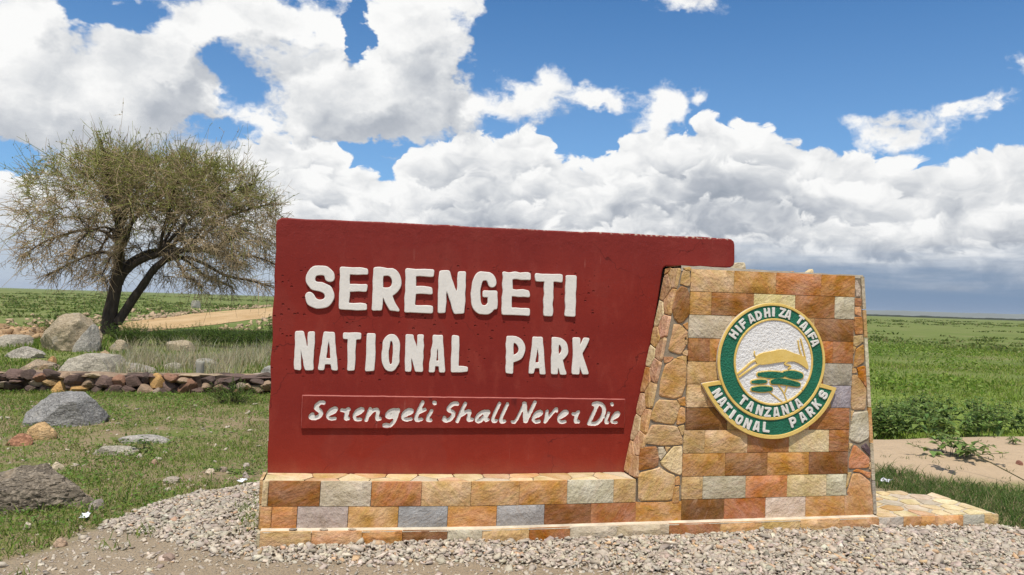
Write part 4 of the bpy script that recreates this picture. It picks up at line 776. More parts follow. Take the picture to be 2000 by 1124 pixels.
def ring_text(items, h, W, rot_fn, f):
    for i, (ch, x, z) in enumerate(items):
        w = W*(.42 if ch == 'I' else 1.0)
        loops = glyph_loops(ch, w/h, .25, .22, shrink=.0015/h, seed=300+i, h=1/40)
        a = rot_fn(x, z); ca, sa = math.cos(a), math.sin(a)
        L = [np.stack([x+((l[:, 0]*h-w/2)*ca-(l[:, 1]-.5)*h*sa), z+((l[:, 0]*h-w/2)*sa+(l[:, 1]-.5)*h*ca)], -1) for l in loops]
        sub(slab('letter', L, f, EF+.002, .0018, M_WHITE, emb), emb)
cx, cz = co[0], co[1]
ring_text(DATA['tx_top'], .062, .046, lambda x, z: math.atan2(z-cz, x-cx)-math.pi/2, EF-.009)
ring_text(DATA['tx_mid'], .066, .049, lambda x, z: math.atan2(z-cz, x-cx)+math.pi/2, EF-.009)
ring_text(DATA['tx_low'], .068, .050, lambda x, z: math.atan2(z-(cz+.02), x-cx)+math.pi/2, EF-.009)
xs, ys, P2 = grid_pts(2.5, 3.1, .9, 1.52, .0032)
ant = np.minimum.reduce([sd_line(P2, smooth_pts(q, 1), w) for q, w in zip(DATA['legs'], (.0125, .0125, .0105, .0075))])
ant = np.minimum(ant, sd_poly(P2, chaikin(DATA['antelope'], 1)))
ant = np.minimum(ant, np.minimum(*[sd_line(P2, smooth_pts(q, 1), .0085) for q in DATA['horns']]))
ebit('antelope', ant, EF-.011, EF, .0015, M_YELL, .0004)
def lens(pts, w):                                    # flat acacia crowns: fuller in the middle, drawn out at the ends
    p = smooth_pts(np.array(pts), 3) if len(pts) > 2 else np.array(pts)
    p = np.array([p[0]+(p[-1]-p[0])*s for s in np.linspace(0, 1, 9)]) if len(pts) == 2 else p
    ws = w*(.62+.46*np.sin(np.linspace(.0, 1, len(p))*math.pi))
    return np.minimum.reduce([np.linalg.norm(P2-q, axis=-1)-a for q, a in zip(np.concatenate([p*(1-s)+np.roll(p, -1, 0)*s for s in (0, .34, .67)])[:], np.concatenate([ws]*3)) if np.linalg.norm(q-p[0]) <= np.linalg.norm(p[-1]-p[0])+1e-6 and np.linalg.norm(q-p[-1]) <= np.linalg.norm(p[-1]-p[0])+1e-6])
can = [lens(pts, w) for pts, w in DATA['canopy']]
allc = can[0]
for q in can[1:]: allc = np.minimum(allc, q)
tk = np.minimum.reduce([sd_line(P2, smooth_pts(q, 1), .009) for q in DATA['trunks']])
tm = ebit('tree_motif', np.minimum(allc-.0075, tk), EF-.007, EF, .0012, M_YELL, .0004)
for i, q in enumerate(can): sub(slab('canopy', contours(q+.001, xs, ys, 0, .0005), EF-.0095-.0006*i, EF-.003, .001, M_GREEN, emb), emb)

# ------------------------------------------------------------------ ground
def vnoise(x, y, s=0):
    """cheap smooth value noise, -1..1"""
    xi = np.floor(x).astype(np.int64); yi = np.floor(y).astype(np.int64); fx = x-xi; fy = y-yi
    fx = fx*fx*(3-2*fx); fy = fy*fy*(3-2*fy)
    def hsh(a, b):
        n = (a*374761393+b*668265263+s*2147483647) & 0x7fffffff
        n = ((n ^ (n >> 13))*1274126177) & 0x7fffffff
        return ((n ^ (n >> 16)) & 0xffff)/32767.5-1
    return (hsh(xi, yi)*(1-fx)+hsh(xi+1, yi)*fx)*(1-fy)+(hsh(xi, yi+1)*(1-fx)+hsh(xi+1, yi+1)*fx)*fy
def fbm(x, y, s=0, o=4):
    v = 0; a = 1; t = 0
    for i in range(o): v = v+a*vnoise(x*2**i+7.3*i, y*2**i-3.1*i, s+i); t += a; a *= .55
    return v/t
def sstep(a, b, x): q = np.clip((x-a)/(b-a), 0, 1); return q*q*(3-2*q)
GB_X = [-9, -2.6, -1.95, -1.72, -1.5, -1.30, -1.05, -.75, -.45, 4.42, 4.6, 5.2, 9]
GB_Y = [-2.2, -.80, -.50, -.22, .35, .80, 1.10, 1.35, 1.42, 1.42, -.38, -.75, -2.4]
def stone_zone(x, y):                    # bare gravel and dirt round the sign
    e = np.interp(x, GB_X, GB_Y)+.16*fbm(x*2.2, y*2.2, 3)
    return sstep(.10, -.10, y-e)
def sand_zone(x, y):
    u = (x-7.4)/2.6; v = (y-2.15-.16*(x-7.2))/.98
    d = np.sqrt(u*u+v*v)+.20*fbm(x*1.3, y*1.3, 9)
    left = sstep(4.6, 5.2, x)
    v2 = np.abs(y-2.35)/.85+.25*fbm(x*1.7, y*1.7, 12)
    return np.maximum(sstep(1.08, .88, d), left*sstep(1.05, .8, v2)*sstep(10, 8, x))
def track_zone(x, y):                    # dusty ground with rubble, left of the big boulder
    return sstep(1.1, .75, np.hypot((x+12.5)/4.2, (y-24.5)/5.0)+.25*fbm(x*.5, y*.5, 21))*sstep(-8.0, -9.0, x)
def height(x, y):
    h = .080*np.exp(-((x-1.4)/4.2)**4-((y+.1)/2.2)**4)+.010*np.exp(-((x+.8)/1.1)**2-((y+.2)/.9)**2)
    h = h-.018*np.exp(-((x-1.9)/1.0)**2-((y+.4)/.6)**2)
    h = h+.10*sand_zone(x, y)*np.exp(-((y-2.5)/1.2)**2)
    r = np.hypot(x, y+4.9)
    h = h+.012*fbm(x*2.5, y*2.5, 31)*np.clip(1-np.abs(x-1.5)/200, 0, 1)+.05*fbm(x*.25, y*.25, 33)*sstep(6, 14, r)*sstep(400, 100, r)
    return h
def make_ground():
    def axis(lo, hi, n, c, k):
        q = np.linspace(math.asinh((lo-c)/k), math.asinh((hi-c)/k), n); return c+k*np.sinh(q)
    xs = axis(-7000, 7000, 310, .5, 3.0); ys = np.concatenate([axis(-400, 8000, 310, 1.0, 3.0)])
    X, Y = np.meshgrid(xs, ys, indexing='ij'); Z = height(X, Y)
    V = np.stack([X, Y, Z], -1).reshape(-1, 3); nx, ny = len(xs), len(ys)
    i, j = np.meshgrid(np.arange(nx-1), np.arange(ny-1), indexing='ij'); a = (i*ny+j).ravel()
    F = np.stack([a, a+ny, a+ny+1, a+1], -1)
    me = arr_mesh('ground', V, F, smooth=True)
    zone = np.zeros((len(V), 4), np.float32)
    x, y = V[:, 0], V[:, 1]
    zone[:, 0] = stone_zone(x, y); zone[:, 1] = sand_zone(x, y); zone[:, 2] = track_zone(x, y); zone[:, 3] = 1
    at = me.color_attributes.new('zone', 'FLOAT_COLOR', 'POINT'); at.data.foreach_set('color', zone.ravel())
    return me
def mat_ground():
    m, t, b = material('plain_soil')
    geo = t.new('ShaderNodeNewGeometry'); p = geo.outputs['Position']
    at = t.new('ShaderNodeAttribute', attribute_name='zone'); sc = t.new('ShaderNodeSeparateColor'); t.put(sc.inputs[0], at.outputs['Color'])
    st, sa, tr = sc.outputs
    n1, _ = t.noise(p, .9, 6, .62); n2, _ = t.noise(p, 7.0, 5, .65); n3, _ = t.noise(p, 45.0, 4, .65)
    far, _ = t.noise(t.mapping(p, scale=(.018, .006, 1)), 1.0, 6, .62)
    far2, _ = t.noise(t.mapping(p, scale=(.35, .16, 1)), 1.0, 6, .66)
    cam = t.vm('LENGTH', t.vm('SUBTRACT', p, (0, -4.9, 0)))
    fd = t.ss(cam, 9.0, 26.0)
    soil = t.mix(n2, (.21, .145, .088), (.33, .245, .155))
    green = t.mix(n1, (.100, .135, .030), (.165, .180, .050))
    near = t.mix(t.ss(t.math('MULTIPLY_ADD', n2, .5, t.math('MULTIPLY', n1, .5)), .42, .60), soil, green)
    px = t.new('ShaderNodeSeparateXYZ'); t.put(px.inputs[0], p)
    lush = t.math('MULTIPLY', t.ss(px.outputs[0], 3.0, 7.0), t.ss(px.outputs[1], 2.6, 3.6))
    near = t.mix(lush, near, t.mix(n1, (.14, .205, .034), (.22, .28, .055)))
    meadow = t.mix(t.lin(far, .3, .7), (.120, .160, .034), (.185, .200, .065))
    meadow = t.mix(t.math('MULTIPLY', t.ss(far2, .52, .70), .7), meadow, (.225, .200, .095))
    meadow = t.mix(t.math('MULTIPLY', t.ss(far2, .46, .32), .6), meadow, (.070, .100, .024))
    c = t.mix(fd, near, meadow)
    grit = t.voro(p, 85.0, 'F1'); gs = t.new('ShaderNodeSeparateColor'); t.put(gs.inputs[0], grit.outputs['Color'])
    dirt = t.mix(n2, (.235, .175, .112), (.36, .285, .195))
    dirt = t.mix(t.math('MULTIPLY', t.ss(grit.outputs['Distance'], .40, .25), t.math('MULTIPLY', gs.outputs[0], .8)), dirt, (.45, .39, .31))
    c = t.mix(st, c, dirt)
    sand = t.mix(n2, (.38, .275, .170), (.49, .365, .24)); sand = t.mix(t.math('MULTIPLY', t.ss(n3, .60, .72), .5), sand, (.22, .15, .09))
    c = t.mix(sa, c, sand)
    c = t.mix(t.math('MULTIPLY', tr, t.ss(n1, .36, .52)), c, t.mix(n2, (.40, .25, .11), (.50, .33, .17)))
    t.put(b.inputs['Base Color'], c); b.inputs['Roughness'].default_value = .95; b.inputs['Specular IOR Level'].default_value = .1
    fp, _ = t.noise(p, 5.0, 3, .5)
    h = t.math('ADD', t.math('MULTIPLY', n3, .35), t.math('MULTIPLY', t.ss(grit.outputs['Distance'], .45, .1), t.math('MULTIPLY', st, .5)))
    h = t.math('ADD', h, t.math('MULTIPLY', fp, t.math('MULTIPLY_ADD', sa, 2.2, .3)))
    bump(t, b, h, .8, .02)
    return m
ground = tag(mesh_obj('ground', make_ground(), mat_ground()), kind='structure')

# gravel road running off across the plain
def make_road():
    L = [(-17.5, 21.0), (-13.2, 24.0), (-10.4, 29.0), (-10.6, 34.3), (-11.4, 43.8), (-11.8, 61.7), (-10.5, 101.0), (-6, 150), (4, 230)]
    R = [(-13.5, 16.5), (-10.2, 20.5), (-8.0, 26.5), (-6.9, 32.3), (-6.3, 42), (-5.4, 58.0), (-4.2, 100.0), (0, 150), (9, 228)]
    L = smooth_pts(L[1:], 2); R = smooth_pts(R[1:], 2); n = 7; V = []
    rr = np.random.default_rng(4)
    for k, (l, r) in enumerate(zip(L, R)):
        for i in range(n):
            q = i/(n-1); x, y = l*(1-q)+r*q
            x += (.25*fbm(np.array(k*.7+.1), np.array(i*3.1+.2), 8) if i in (0, n-1) else 0)
            V.append((x, y, float(height(np.array(x), np.array(y)))+.02+.03*math.sin(q*math.pi)-.02*math.sin(q*math.pi*3)**2))
    F = [(a*n+i, a*n+i+1, (a+1)*n+i+1, (a+1)*n+i) for a in range(len(L)-1) for i in range(n-1)]
    me = py_mesh('dirt_road', V, F); me.shade_smooth(); return me
def mat_road():
    m, t, b = material('murram'); geo = t.new('ShaderNodeNewGeometry'); p = geo.outputs['Position']
    a, _ = t.noise(t.mapping(p, scale=(1, .12, 1)), .9, 6, .6); f, _ = t.noise(p, 12.0, 4, .6)
    c = t.mix(t.lin(a, .3, .7), (.40, .25, .105), (.54, .37, .19)); c = t.mix(t.math('MULTIPLY', t.ss(f, .55, .75), .4), c, (.30, .19, .09))
    t.put(b.inputs['Base Color'], c); b.inputs['Roughness'].default_value = .95; bump(t, b, t.math('ADD', a, t.math('MULTIPLY', f, .3)), .5, .05); return m
tag(mesh_obj('dirt_road', make_road(), mat_road()), kind='structure')

# far side of the plain: a dark line of bush, then a low rise in the haze
def ridge(name, dist, az0, az1, h, depth, col, seed, n=160, rough=.25, jag=1.0):
    V, F = [], []
    for k in range(n+1):
        a = math.radians(az0+(az1-az0)*k/n); q = k/n; env = min(1, q/.08, (1-q)/.04)
        hh = h*env*(1+rough*float(fbm(np.array(k*.09*jag), np.array(2.2), seed))+.10*jag*float(fbm(np.array(k*1.7), np.array(.3), seed+5)))
        for d, z in ((0, -2.0), (depth*.25, hh*.7), (depth*.6, hh), (depth, -2.0)):
            V.append(((dist+d)*math.sin(a), (dist+d)*math.cos(a), z))
    for k in range(n):
        for i in range(3): F.append((4*k+i, 4*k+4+i, 4*k+5+i, 4*k+1+i))
    me = py_mesh(name, V, F); me.shade_smooth()
    m, t, b = material(name); geo = t.new('ShaderNodeNewGeometry')
    a, _ = t.noise(t.mapping(geo.outputs['Position'], scale=(.004, .004, .05)), 1.0, 5, .6)
    t.put(b.inputs['Base Color'], t.mix(t.lin(a, .3, .7), tuple(c*.85 for c in col), tuple(c*1.15 for c in col))); b.inputs['Roughness'].default_value = 1
    return mesh_obj(name, me, m)
tag(ridge('distant_rise', 5600, 18, 75, 36, 900, (.16, .16, .10), 3), kind='structure')
tag(ridge('distant_bushland', 900, 20, 75, 1.7, 30, (.030, .035, .018), 6, 400, .35, 2.0), kind='stuff')

# ------------------------------------------------------------------ gravel
def mat_gravel():
    m, t, b = material('crushed_stone'); at = t.new('ShaderNodeAttribute', attribute_name='tint'); geo = t.new('ShaderNodeNewGeometry')
    a, _ = t.noise(geo.outputs['Position'], 60.0, 3, .6)
    t.put(b.inputs['Base Color'], t.mix(t.lin(a, .3, .7, 0, .35), at.outputs['Color'], (.22, .18, .14))); b.inputs['Roughness'].default_value = .85
    bump(t, b, a, .4, .004); return m
M_GRAV = mat_gravel()
def rot_mats(r, n, tilt=.5):
    a = r.uniform(0, 2*np.pi, n); b = r.normal(0, tilt, n); c = r.normal(0, tilt, n)
    ca, sa, cb, sb, cc, sc = np.cos(a), np.sin(a), np.cos(b), np.sin(b), np.cos(c), np.sin(c); z = np.zeros(n); o = np.ones(n)
    Rz = np.stack([ca, -sa, z, sa, ca, z, z, z, o], -1).reshape(n, 3, 3)
    Rx = np.stack([o, z, z, z, cb, -sb, z, sb, cb], -1).reshape(n, 3, 3)
    Ry = np.stack([cc, z, sc, z, o, z, -sc, z, cc], -1).reshape(n, 3, 3)
    return Rx@Ry@Rz
def chunk_variants(k, seed):
    out = []
    bm = bmesh.new(); bmesh.ops.create_icosphere(bm, subdivisions=1, radius=1); base = np.array([v.co[:] for v in bm.verts]); F = np.array([[v.index for v in f.verts] for f in bm.faces]); bm.free()
    if len(base) < 20 and k > 5:                 # crushed stone: split, angular chips
        bm = bmesh.new(); bmesh.ops.create_cube(bm, size=2); bmesh.ops.triangulate(bm, faces=bm.faces); bmesh.ops.subdivide_edges(bm, edges=[e for e in bm.edges if abs(e.verts[0].co.x-e.verts[1].co.x) > 1.5 and abs(e.verts[0].co.y-e.verts[1].co.y) < .1 and abs(e.verts[0].co.z-e.verts[1].co.z) < .1], cuts=1)
        bmesh.ops.triangulate(bm, faces=bm.faces); bm.verts.index_update(); base = np.array([v.co[:] for v in bm.verts]); F = np.array([[v.index for v in f.verts] for f in bm.faces]); bm.free()
        for i in range(k):
            r = np.random.default_rng(seed+i); b = base*.82
            b = b*(1+r.normal(0, .10, b.shape)); b[:, 0] += .30*r.normal()*b[:, 2]; b[:, 1] *= 1+.28*np.sign(b[:, 0])*r.uniform(-1, 1); b[:, 2] *= 1+.35*b[:, 0]*r.uniform(-1, 1); b[:, :2] *= (1-.18*np.sign(b[:, 2:3])*r.uniform(.2, 1))
            out.append(b+r.normal(0, .09, b.shape))
        return out, F
    for i in range(k):
        r = np.random.default_rng(seed+i); N = r.normal(size=(6, 3)); N /= np.linalg.norm(N, axis=1)[:, None]; D = r.uniform(.45, .85, 6)
        n = base@N.T; k_ = np.where(n > D, D/np.maximum(n, 1e-6), 1.0).min(1)
        out.append(base*k_[:, None]*(1+r.normal(0, .07, (len(base), 1))))
    return out, F
def scatter_chunks(name, x, y, z, s, tints, seed, mat, flat=.55, tilt=.45):
    r = np.random.default_rng(seed); var, F = chunk_variants(7, seed); n = len(x); which = r.integers(0, 7, n); VV, FF, CC = [], [], []; off = 0
    for k in range(7):
        i = np.nonzero(which == k)[0]
        if not len(i): continue
        sc = np.stack([s[i]*r.uniform(.85, 1.5, len(i)), s[i]*r.uniform(.6, 1.0, len(i)), s[i]*r.uniform(.30, .70, len(i))*flat/.55], -1)
        P = (var[k][None]*sc[:, None, :])@np.transpose(rot_mats(r, len(i), tilt), (0, 2, 1))
        P = P+np.stack([x[i], y[i], z[i]], -1)[:, None, :]
        VV.append(P.reshape(-1, 3)); nv = len(var[k])
        FF.append((F[None]+(np.arange(len(i))*nv)[:, None, None]).reshape(-1, 3)+off); off += nv*len(i)
        CC.append(np.repeat(tints[i], nv, 0))
    return tag(mesh_obj(name, arr_mesh(name, np.concatenate(VV), np.concatenate(FF), col=np.concatenate(CC)), mat), kind='stuff')
def gravel_density(x, y):
    front = np.interp(x, [-3, -1.45, -1.1, -.8, -.45, -.2, .5, 1.1, 1.7, 2.5, 8], [.8, .28, .02, -.22, -.44, -.50, -.52, -.62, -.95, -1.5, -1.7])
    d = sstep(-.12, .10, y-front+.16*fbm(x*3, y*3, 44))
    return stone_zone(x, y)*(.05+.95*d)*(1-.45*sstep(.1, .5, fbm(x*2.3, y*2.3, 46))*(x < 1.5))
def make_gravel():
    r = np.random.default_rng(8); n = 150000
    x = r.uniform(-2.9, 5.9, n); y = r.uniform(-1.65, 1.7, n)
    inside = (x > -.50) & (x < 3.63) & (y > -.285) | (x > 3.5) & (x < 4.6) & (y > -.29)
    k = (r.random(n) < gravel_density(x, y)) & ~inside
    x, y = x[k], y[k]; n = len(x)
    s = np.clip(r.lognormal(math.log(.0094), .42, n), .005, .030)
    lay = r.random(n)
    z = height(x, y)+s*.15+.022*lay*gravel_density(x, y)
    base = np.array((.485, .412, .315)); t = base*np.array((.98, .98, 1.0))*(1+r.normal(0, .15, (n, 1)))*(1+r.normal(0, .03, (n, 3)))
    t = np.where((r.random(n) < .06)[:, None], t*np.array((.66, .64, .66)), t); t = np.where((r.random(n) < .06)[:, None], t*np.array((1.15, .90, .66)), t)
    t = np.where((r.random(n) < .08)[:, None], t*1.35, t)
    scatter_chunks('gravel', x, y, z, s, np.clip(t, .03, .75), 5, M_GRAV, .50, .34)
    # fine chippings trodden into the dirt
    n = 20000; x = r.uniform(-3.0, 6.3, n); y = r.uniform(-2.0, 1.7, n)
    inside = (x > -.50) & (x < 3.63) & (y > -.285) | (x > 3.5) & (x < 4.6) & (y > -.29)
    k = (r.random(n) < .85*stone_zone(x, y)) & ~inside; x, y = x[k], y[k]; n = len(x); s = np.clip(r.lognormal(math.log(.0050), .45, n), .002, .014)
    t = base*(1+r.normal(0, .2, (n, 1)))
    scatter_chunks('fine_gravel', x, y, height(x, y)+s*.2, s, np.clip(t, .03, .75), 6, M_GRAV)
    # a scatter of loose stones in the grass, too small and many to pick apart
    n = 2600; x = r.uniform(-7.5, -.4, n); y = r.uniform(-.6, 7.2, n); k = (r.random(n) < (.25+.75*sstep(0, .5, fbm(x*.8, y*.8, 51)))); x, y = x[k], y[k]; n = len(x)
    s = np.clip(r.lognormal(math.log(.010), .5, n), .004, .03); t = base*(1+r.normal(0, .2, (n, 1)))
    scatter_chunks('loose_stones', x, y, height(x, y)+s*.3, s, np.clip(t, .05, .8), 7, M_GRAV)
    # rubble beside the road
    n = 900; x = r.normal(-11.5, 1.8, n); y = r.normal(22.5, 2.6, n); k = track_zone(x, y) > .1; x, y = x[k], y[k]; n = len(x)
    s = np.clip(r.lognormal(math.log(.07), .5, n), .02, .26); t = np.array((.42, .27, .14))*(1+r.normal(0, .2, (n, 1)))
    scatter_chunks('rubble', x, y, height(x, y)+s*.3, s, np.clip(t, .05, .7), 9, M_GRAV)
    n = 700; q = r.random(n); y = 30+90*q**1.6; x = np.where(r.random(n) < .75, -11.6-r.exponential(1.2, n)-.5*np.sin(y/9), -5.6+r.exponential(.8, n))
    s = np.clip(r.lognormal(math.log(.08), .5, n), .03, .35); t = np.array((.42, .30, .18))*(1+r.normal(0, .2, (n, 1)))
    scatter_chunks('verge_stones', x, y, height(x, y)+s*.3, s, np.clip(t, .05, .7), 10, M_GRAV)
make_gravel()

# ------------------------------------------------------------------ boulders and the low wall
def mat_rock(name, c1, c2, spots, spot_amt=.5, scale=1.0, bd=.03):
    m, t, b = material(name); tc = t.new('ShaderNodeTexCoord'); p = t.mapping(tc.outputs['Object'], scale=(scale,)*3)
    geo = t.new('ShaderNodeNewGeometry'); oi = t.new('ShaderNodeObjectInfo')
    p = t.vm('ADD', geo.outputs['Position'], t.vm('SCALE', (13., 7., 3.), scale=oi.outputs['Random'])); p = t.mapping(p, scale=(scale,)*3)
    a, _ = t.noise(p, 3.0, 6, .65); f, _ = t.noise(p, 26.0, 5, .7); g = t.voro(p, 70.0, 'F1'); s = t.new('ShaderNodeSeparateColor'); t.put(s.inputs[0], g.outputs['Color'])
    cr, _ = t.noise(t.mapping(p, rot=(.3, .7, 0), scale=(1, 1, 3)), 5.0, 4, .6)
    c = t.mix(t.lin(a, .32, .68), c1, c2)
    c = t.mix(t.math('MULTIPLY', t.ss(f, .52, .68), .55), c, tuple(x*.45 for x in c1))
    c = t.mix(t.math('MULTIPLY', t.math('GREATER_THAN', s.outputs[0], .72), .35), c, tuple(min(.8, x*1.7) for x in c2))
    c = t.mix(t.math('MULTIPLY', t.ss(a, .56, .70), spot_amt), c, spots)
    oc = t.mix(1.0, c, oi.outputs['Color'], 'MULTIPLY')
    t.put(b.inputs['Base Color'], oc); b.inputs['Roughness'].default_value = .9
    h = t.math('ADD', t.math('MULTIPLY', f, .5), t.math('ADD', t.math('MULTIPLY', a, .8), t.math('MULTIPLY', t.ss(t.math('ABSOLUTE', t.math('SUBTRACT', cr, .5)), .0, .05), .35)))
    bump(t, b, h, .9, bd); return m
M_GRANITE = mat_rock('granite', (.165, .155, .145), (.30, .285, .26), (.30, .25, .18), .3)
M_TANROCK = mat_rock('tan_rock', (.27, .205, .125), (.40, .325, .22), (.27, .26, .235), .5)
M_PALEROCK = mat_rock('pale_rock', (.27, .235, .18), (.40, .355, .275), (.23, .19, .13), .5)
M_DARKROCK = mat_rock('brown_rock', (.085, .066, .046), (.25, .205, .150), (.26, .15, .065), .5)
M_LOOSE = mat_rock('loose_rock', (.75, .72, .68), (1.0, .97, .92), (.8, .68, .5), 0.3, 2.0, .012)
def boulder(name, label, x, y, w, d, h, mat, seed, cuts=11, rough=.07, sub_=5, sink=.47, rz=0.0, lo=.5, hi=.85, tilt=(0, 0), color=(1, 1, 1), freq=1.6, cat='boulder'):
    me = cut_stone(name, sub_, seed, cuts, rough, (1, 1, 1), lo, hi, freq)
    co = np.array([v.co[:] for v in me.vertices]); mn, mx = co.min(0), co.max(0)
    co = (co-(mn+mx)/2)/((mx-mn)/2)
    under = np.clip(-co[:, 2], 0, 1); rr = np.hypot(co[:, 0], co[:, 1])       # no undercut: sides run straight down into the soil
    co[:, :2] *= (np.minimum(np.maximum(rr, .80*np.sqrt(under)+rr*(1-np.sqrt(under))), 1.1)/np.maximum(rr, 1e-3))[:, None]
    co[:, 2] = np.maximum(co[:, 2], -.55)
    sc = np.array((w/2, d/2, h/(2*(1-sink)))); co = co*sc; co[:, 2] += h-sc[2]
    me.vertices.foreach_set('co', co.astype(np.float32).ravel()); me.update(); me.shade_smooth(); me.set_sharp_from_angle(angle=math.radians(24))
    o = mesh_obj(name, me, mat); o.location = (x, y, float(height(np.array(x), np.array(y)))); o.rotation_euler = (tilt[0], tilt[1], rz); o.color = (*color, 1)
    return tag(o, label, cat)
boulder('boulder', 'largest tan boulder with a split face, left of the thorn tree', -7, 16.6, 1.5, 1.63, 0.95, M_TANROCK, 3, 13, .06, 6, lo=.55, hi=.9)
boulder('boulder', 'grey slab leaning against the right side of the largest boulder', -6.55, 16.1, 0.55, 0.7, 0.7, M_GRANITE, 14, 10, .06, tilt=(0, .35), color=(1.35, 1.3, 1.2))
boulder('boulder', 'low tan rock between the largest boulder and the tree trunk', -5.85, 16.5, 0.6, 0.69, 0.3, M_TANROCK, 15)
boulder('boulder', 'flat grey boulder at the left end of the picture behind the low wall', -8.7, 17.4, 0.9, 0.95, 0.3, M_PALEROCK, 16)
boulder('boulder', 'low layered grey rock in front of the flat grey boulder', -7.15, 14, 0.9, 0.6, 0.26, M_GRANITE, 17, color=(1.5, 1.4, 1.25))
boulder('boulder', 'broad pale boulder just behind the low stone wall', -4.62, 10.4, 1.1, 0.95, 0.44, M_PALEROCK, 18, 9, .05)
boulder('boulder', 'flat pale slab to the right of the broad pale boulder', -4.02, 10.75, 0.82, 0.52, 0.2, M_PALEROCK, 19, 9, .05, tilt=(0, .08), color=(.95, .95, 1.0))
boulder('boulder', 'rough brown rock heap at the left end behind the low wall', -5.75, 10.8, 0.95, 0.69, 0.24, M_DARKROCK, 20, color=(1.7, 1.6, 1.5))
boulder('boulder', 'rounded grey granite boulder standing alone in the grass', -3.2, 4.85, 0.86, 0.78, 0.37, M_GRANITE, 21, 10, .045, 6, lo=.6, hi=.9)
boulder('boulder', 'dark brown pitted boulder at the left edge beside the gravel', -2.15, 1, 1, 0.56, 0.285, M_DARKROCK, 22, 9, .10, 6, lo=.5, hi=.8, tilt=(0, .10), freq=2.4)
boulder('boulder', 'ochre stone with a crack lying in front of the grey granite boulder', -3.1, 3.85, 0.3, 0.26, 0.17, M_TANROCK, 23, 8, .05, 4, color=(1.3, 1.05, .75), cat='rock')
boulder('boulder', 'reddish flat stone at the left edge in the grass', -3.18, 3.5, 0.25, 0.19, 0.1, M_TANROCK, 24, 8, .05, 4, color=(.95, .58, .5), cat='rock')
boulder('boulder', 'low lichened rock sunk in the grass, nearer the dark boulder', -2.16, 2.95, 0.46, 0.26, 0.075, M_PALEROCK, 25, 7, .06, 5, sink=.5, cat='rock')
boulder('boulder', 'long flat grey rock sunk in the grass beside a seedling', -2.03, 3.55, 0.52, 0.24, 0.07, M_GRANITE, 26, 7, .05, 5, sink=.5, color=(1.4, 1.35, 1.25), cat='rock')
boulder('boulder', 'grey rock with a dark hollow behind the stub post', -2.95, 12.2, 0.58, 0.52, 0.22, M_GRANITE, 27, 9, .08, 5, color=(1.3, 1.25, 1.15), cat='rock')
boulder('boulder', 'small pale rock half hidden in straw behind the wall', -3.55, 11.9, 0.32, 0.34, 0.13, M_PALEROCK, 28, 8, .06, 4, cat='rock')
boulder('boulder', 'rounded grey rock in the grass against the sign edge', -1.35, 10.2, 0.6, 0.52, 0.24, M_GRANITE, 29, 8, .05, 5, color=(1.4, 1.4, 1.35), cat='rock')
boulder('boulder', 'tan rock under the bushes behind the tall straw', -4.35, 16.6, 0.8, 0.69, 0.3, M_TANROCK, 30, 9, .06, 4, cat='rock')
boulder('boulder', 'small tan rock with a pink face in front of the tree', -5.5, 14.2, 0.32, 0.31, 0.2, M_TANROCK, 31, 8, .07, 4, color=(1.05, .9, .8), cat='rock')
boulder('boulder', 'upright orange stone behind the low wall', -5.75, 11.6, 0.19, 0.21, 0.24, M_TANROCK, 32, 7, .06, 4, color=(1.25, .9, .6), cat='rock')
boulder('boulder', 'lone grey rock far off beside the road', -16.4, 82, 0.99, 0.86, 0.82, M_GRANITE, 33, 8, .05, 4, color=(1.2, 1.2, 1.1), cat='rock')
# loose stones that can be picked out one by one
LOOSE = [(-2.41, 2.28, .115, .07, (.62, .52, .38), 'cream block of stone lying in the grass above the dark boulder'),
 (-1.12, 1.86, .11, .05, (.66, .55, .42), 'longest cream stone on the bare soil left of the sign'), (-1.03, 2.0, .075, .045, (.36, .28, .22), 'brown stone behind the longest cream stone'),
 (-.86, 2.12, .07, .05, (.52, .45, .38), 'pale square stone farthest back near the sign edge'), (-.80, 1.68, .075, .05, (.38, .32, .29), 'grey brown stone close to the plinth corner'),
 (-1.88, 2.72, .06, .045, (.60, .52, .44), 'small white stone below the seedling'), (-1.67, 2.4, .075, .05, (.40, .26, .18), 'reddish brown stone in the middle of the lawn'),
 (-1.34, 1.53, .13, .05, (.42, .36, .30), 'long grey stone at the grass edge of the gravel'), (-1.66, .78, .10, .07, (.44, .38, .34), 'grey stone where the gravel meets the dark boulder'),
 (-1.93, .36, .065, .045, (.56, .48, .38), 'cream stone lying in the front grass'), (-1.60, -.05, .075, .05, (.50, .36, .25), 'tan stone at the edge of dirt and grass'),
 (-1.42, .30, .06, .05, (.55, .48, .40), 'pale stone of the pair on the dirt edge'), (-.94, -.40, .07, .04, (.34, .25, .20), 'dark brown stone alone on the bare dirt'),
 (6.72, 1.62, .075, .04, (.30, .14, .10), 'dark red stone lying on the sand')]
for i, (x, y, w, h, c, lab) in enumerate(LOOSE):
    boulder('stone', lab, x, y, w, w*.75, h, M_LOOSE, 60+i, 8, .06, 3, .35, rz=i*1.3, color=c, cat='stone')
# three coping fragments and pebbles on the kerb are part of the place
for i, (x, c, lab) in enumerate(((-.29, (.33, .29, .25), 'flat grey chip lying on the kerb near the left end'), (-.115, (.44, .38, .31), 'second flat chip on the kerb from the left end'), (.05, (.50, .42, .32), 'thin buff chip on the kerb under the light joint'))):
    o = boulder('stone', lab, x, -.266, .05, .03, .012, M_LOOSE, 80+i, 7, .05, 2, .1, color=c, cat='stone'); o.location.z = .154+zoff(x)

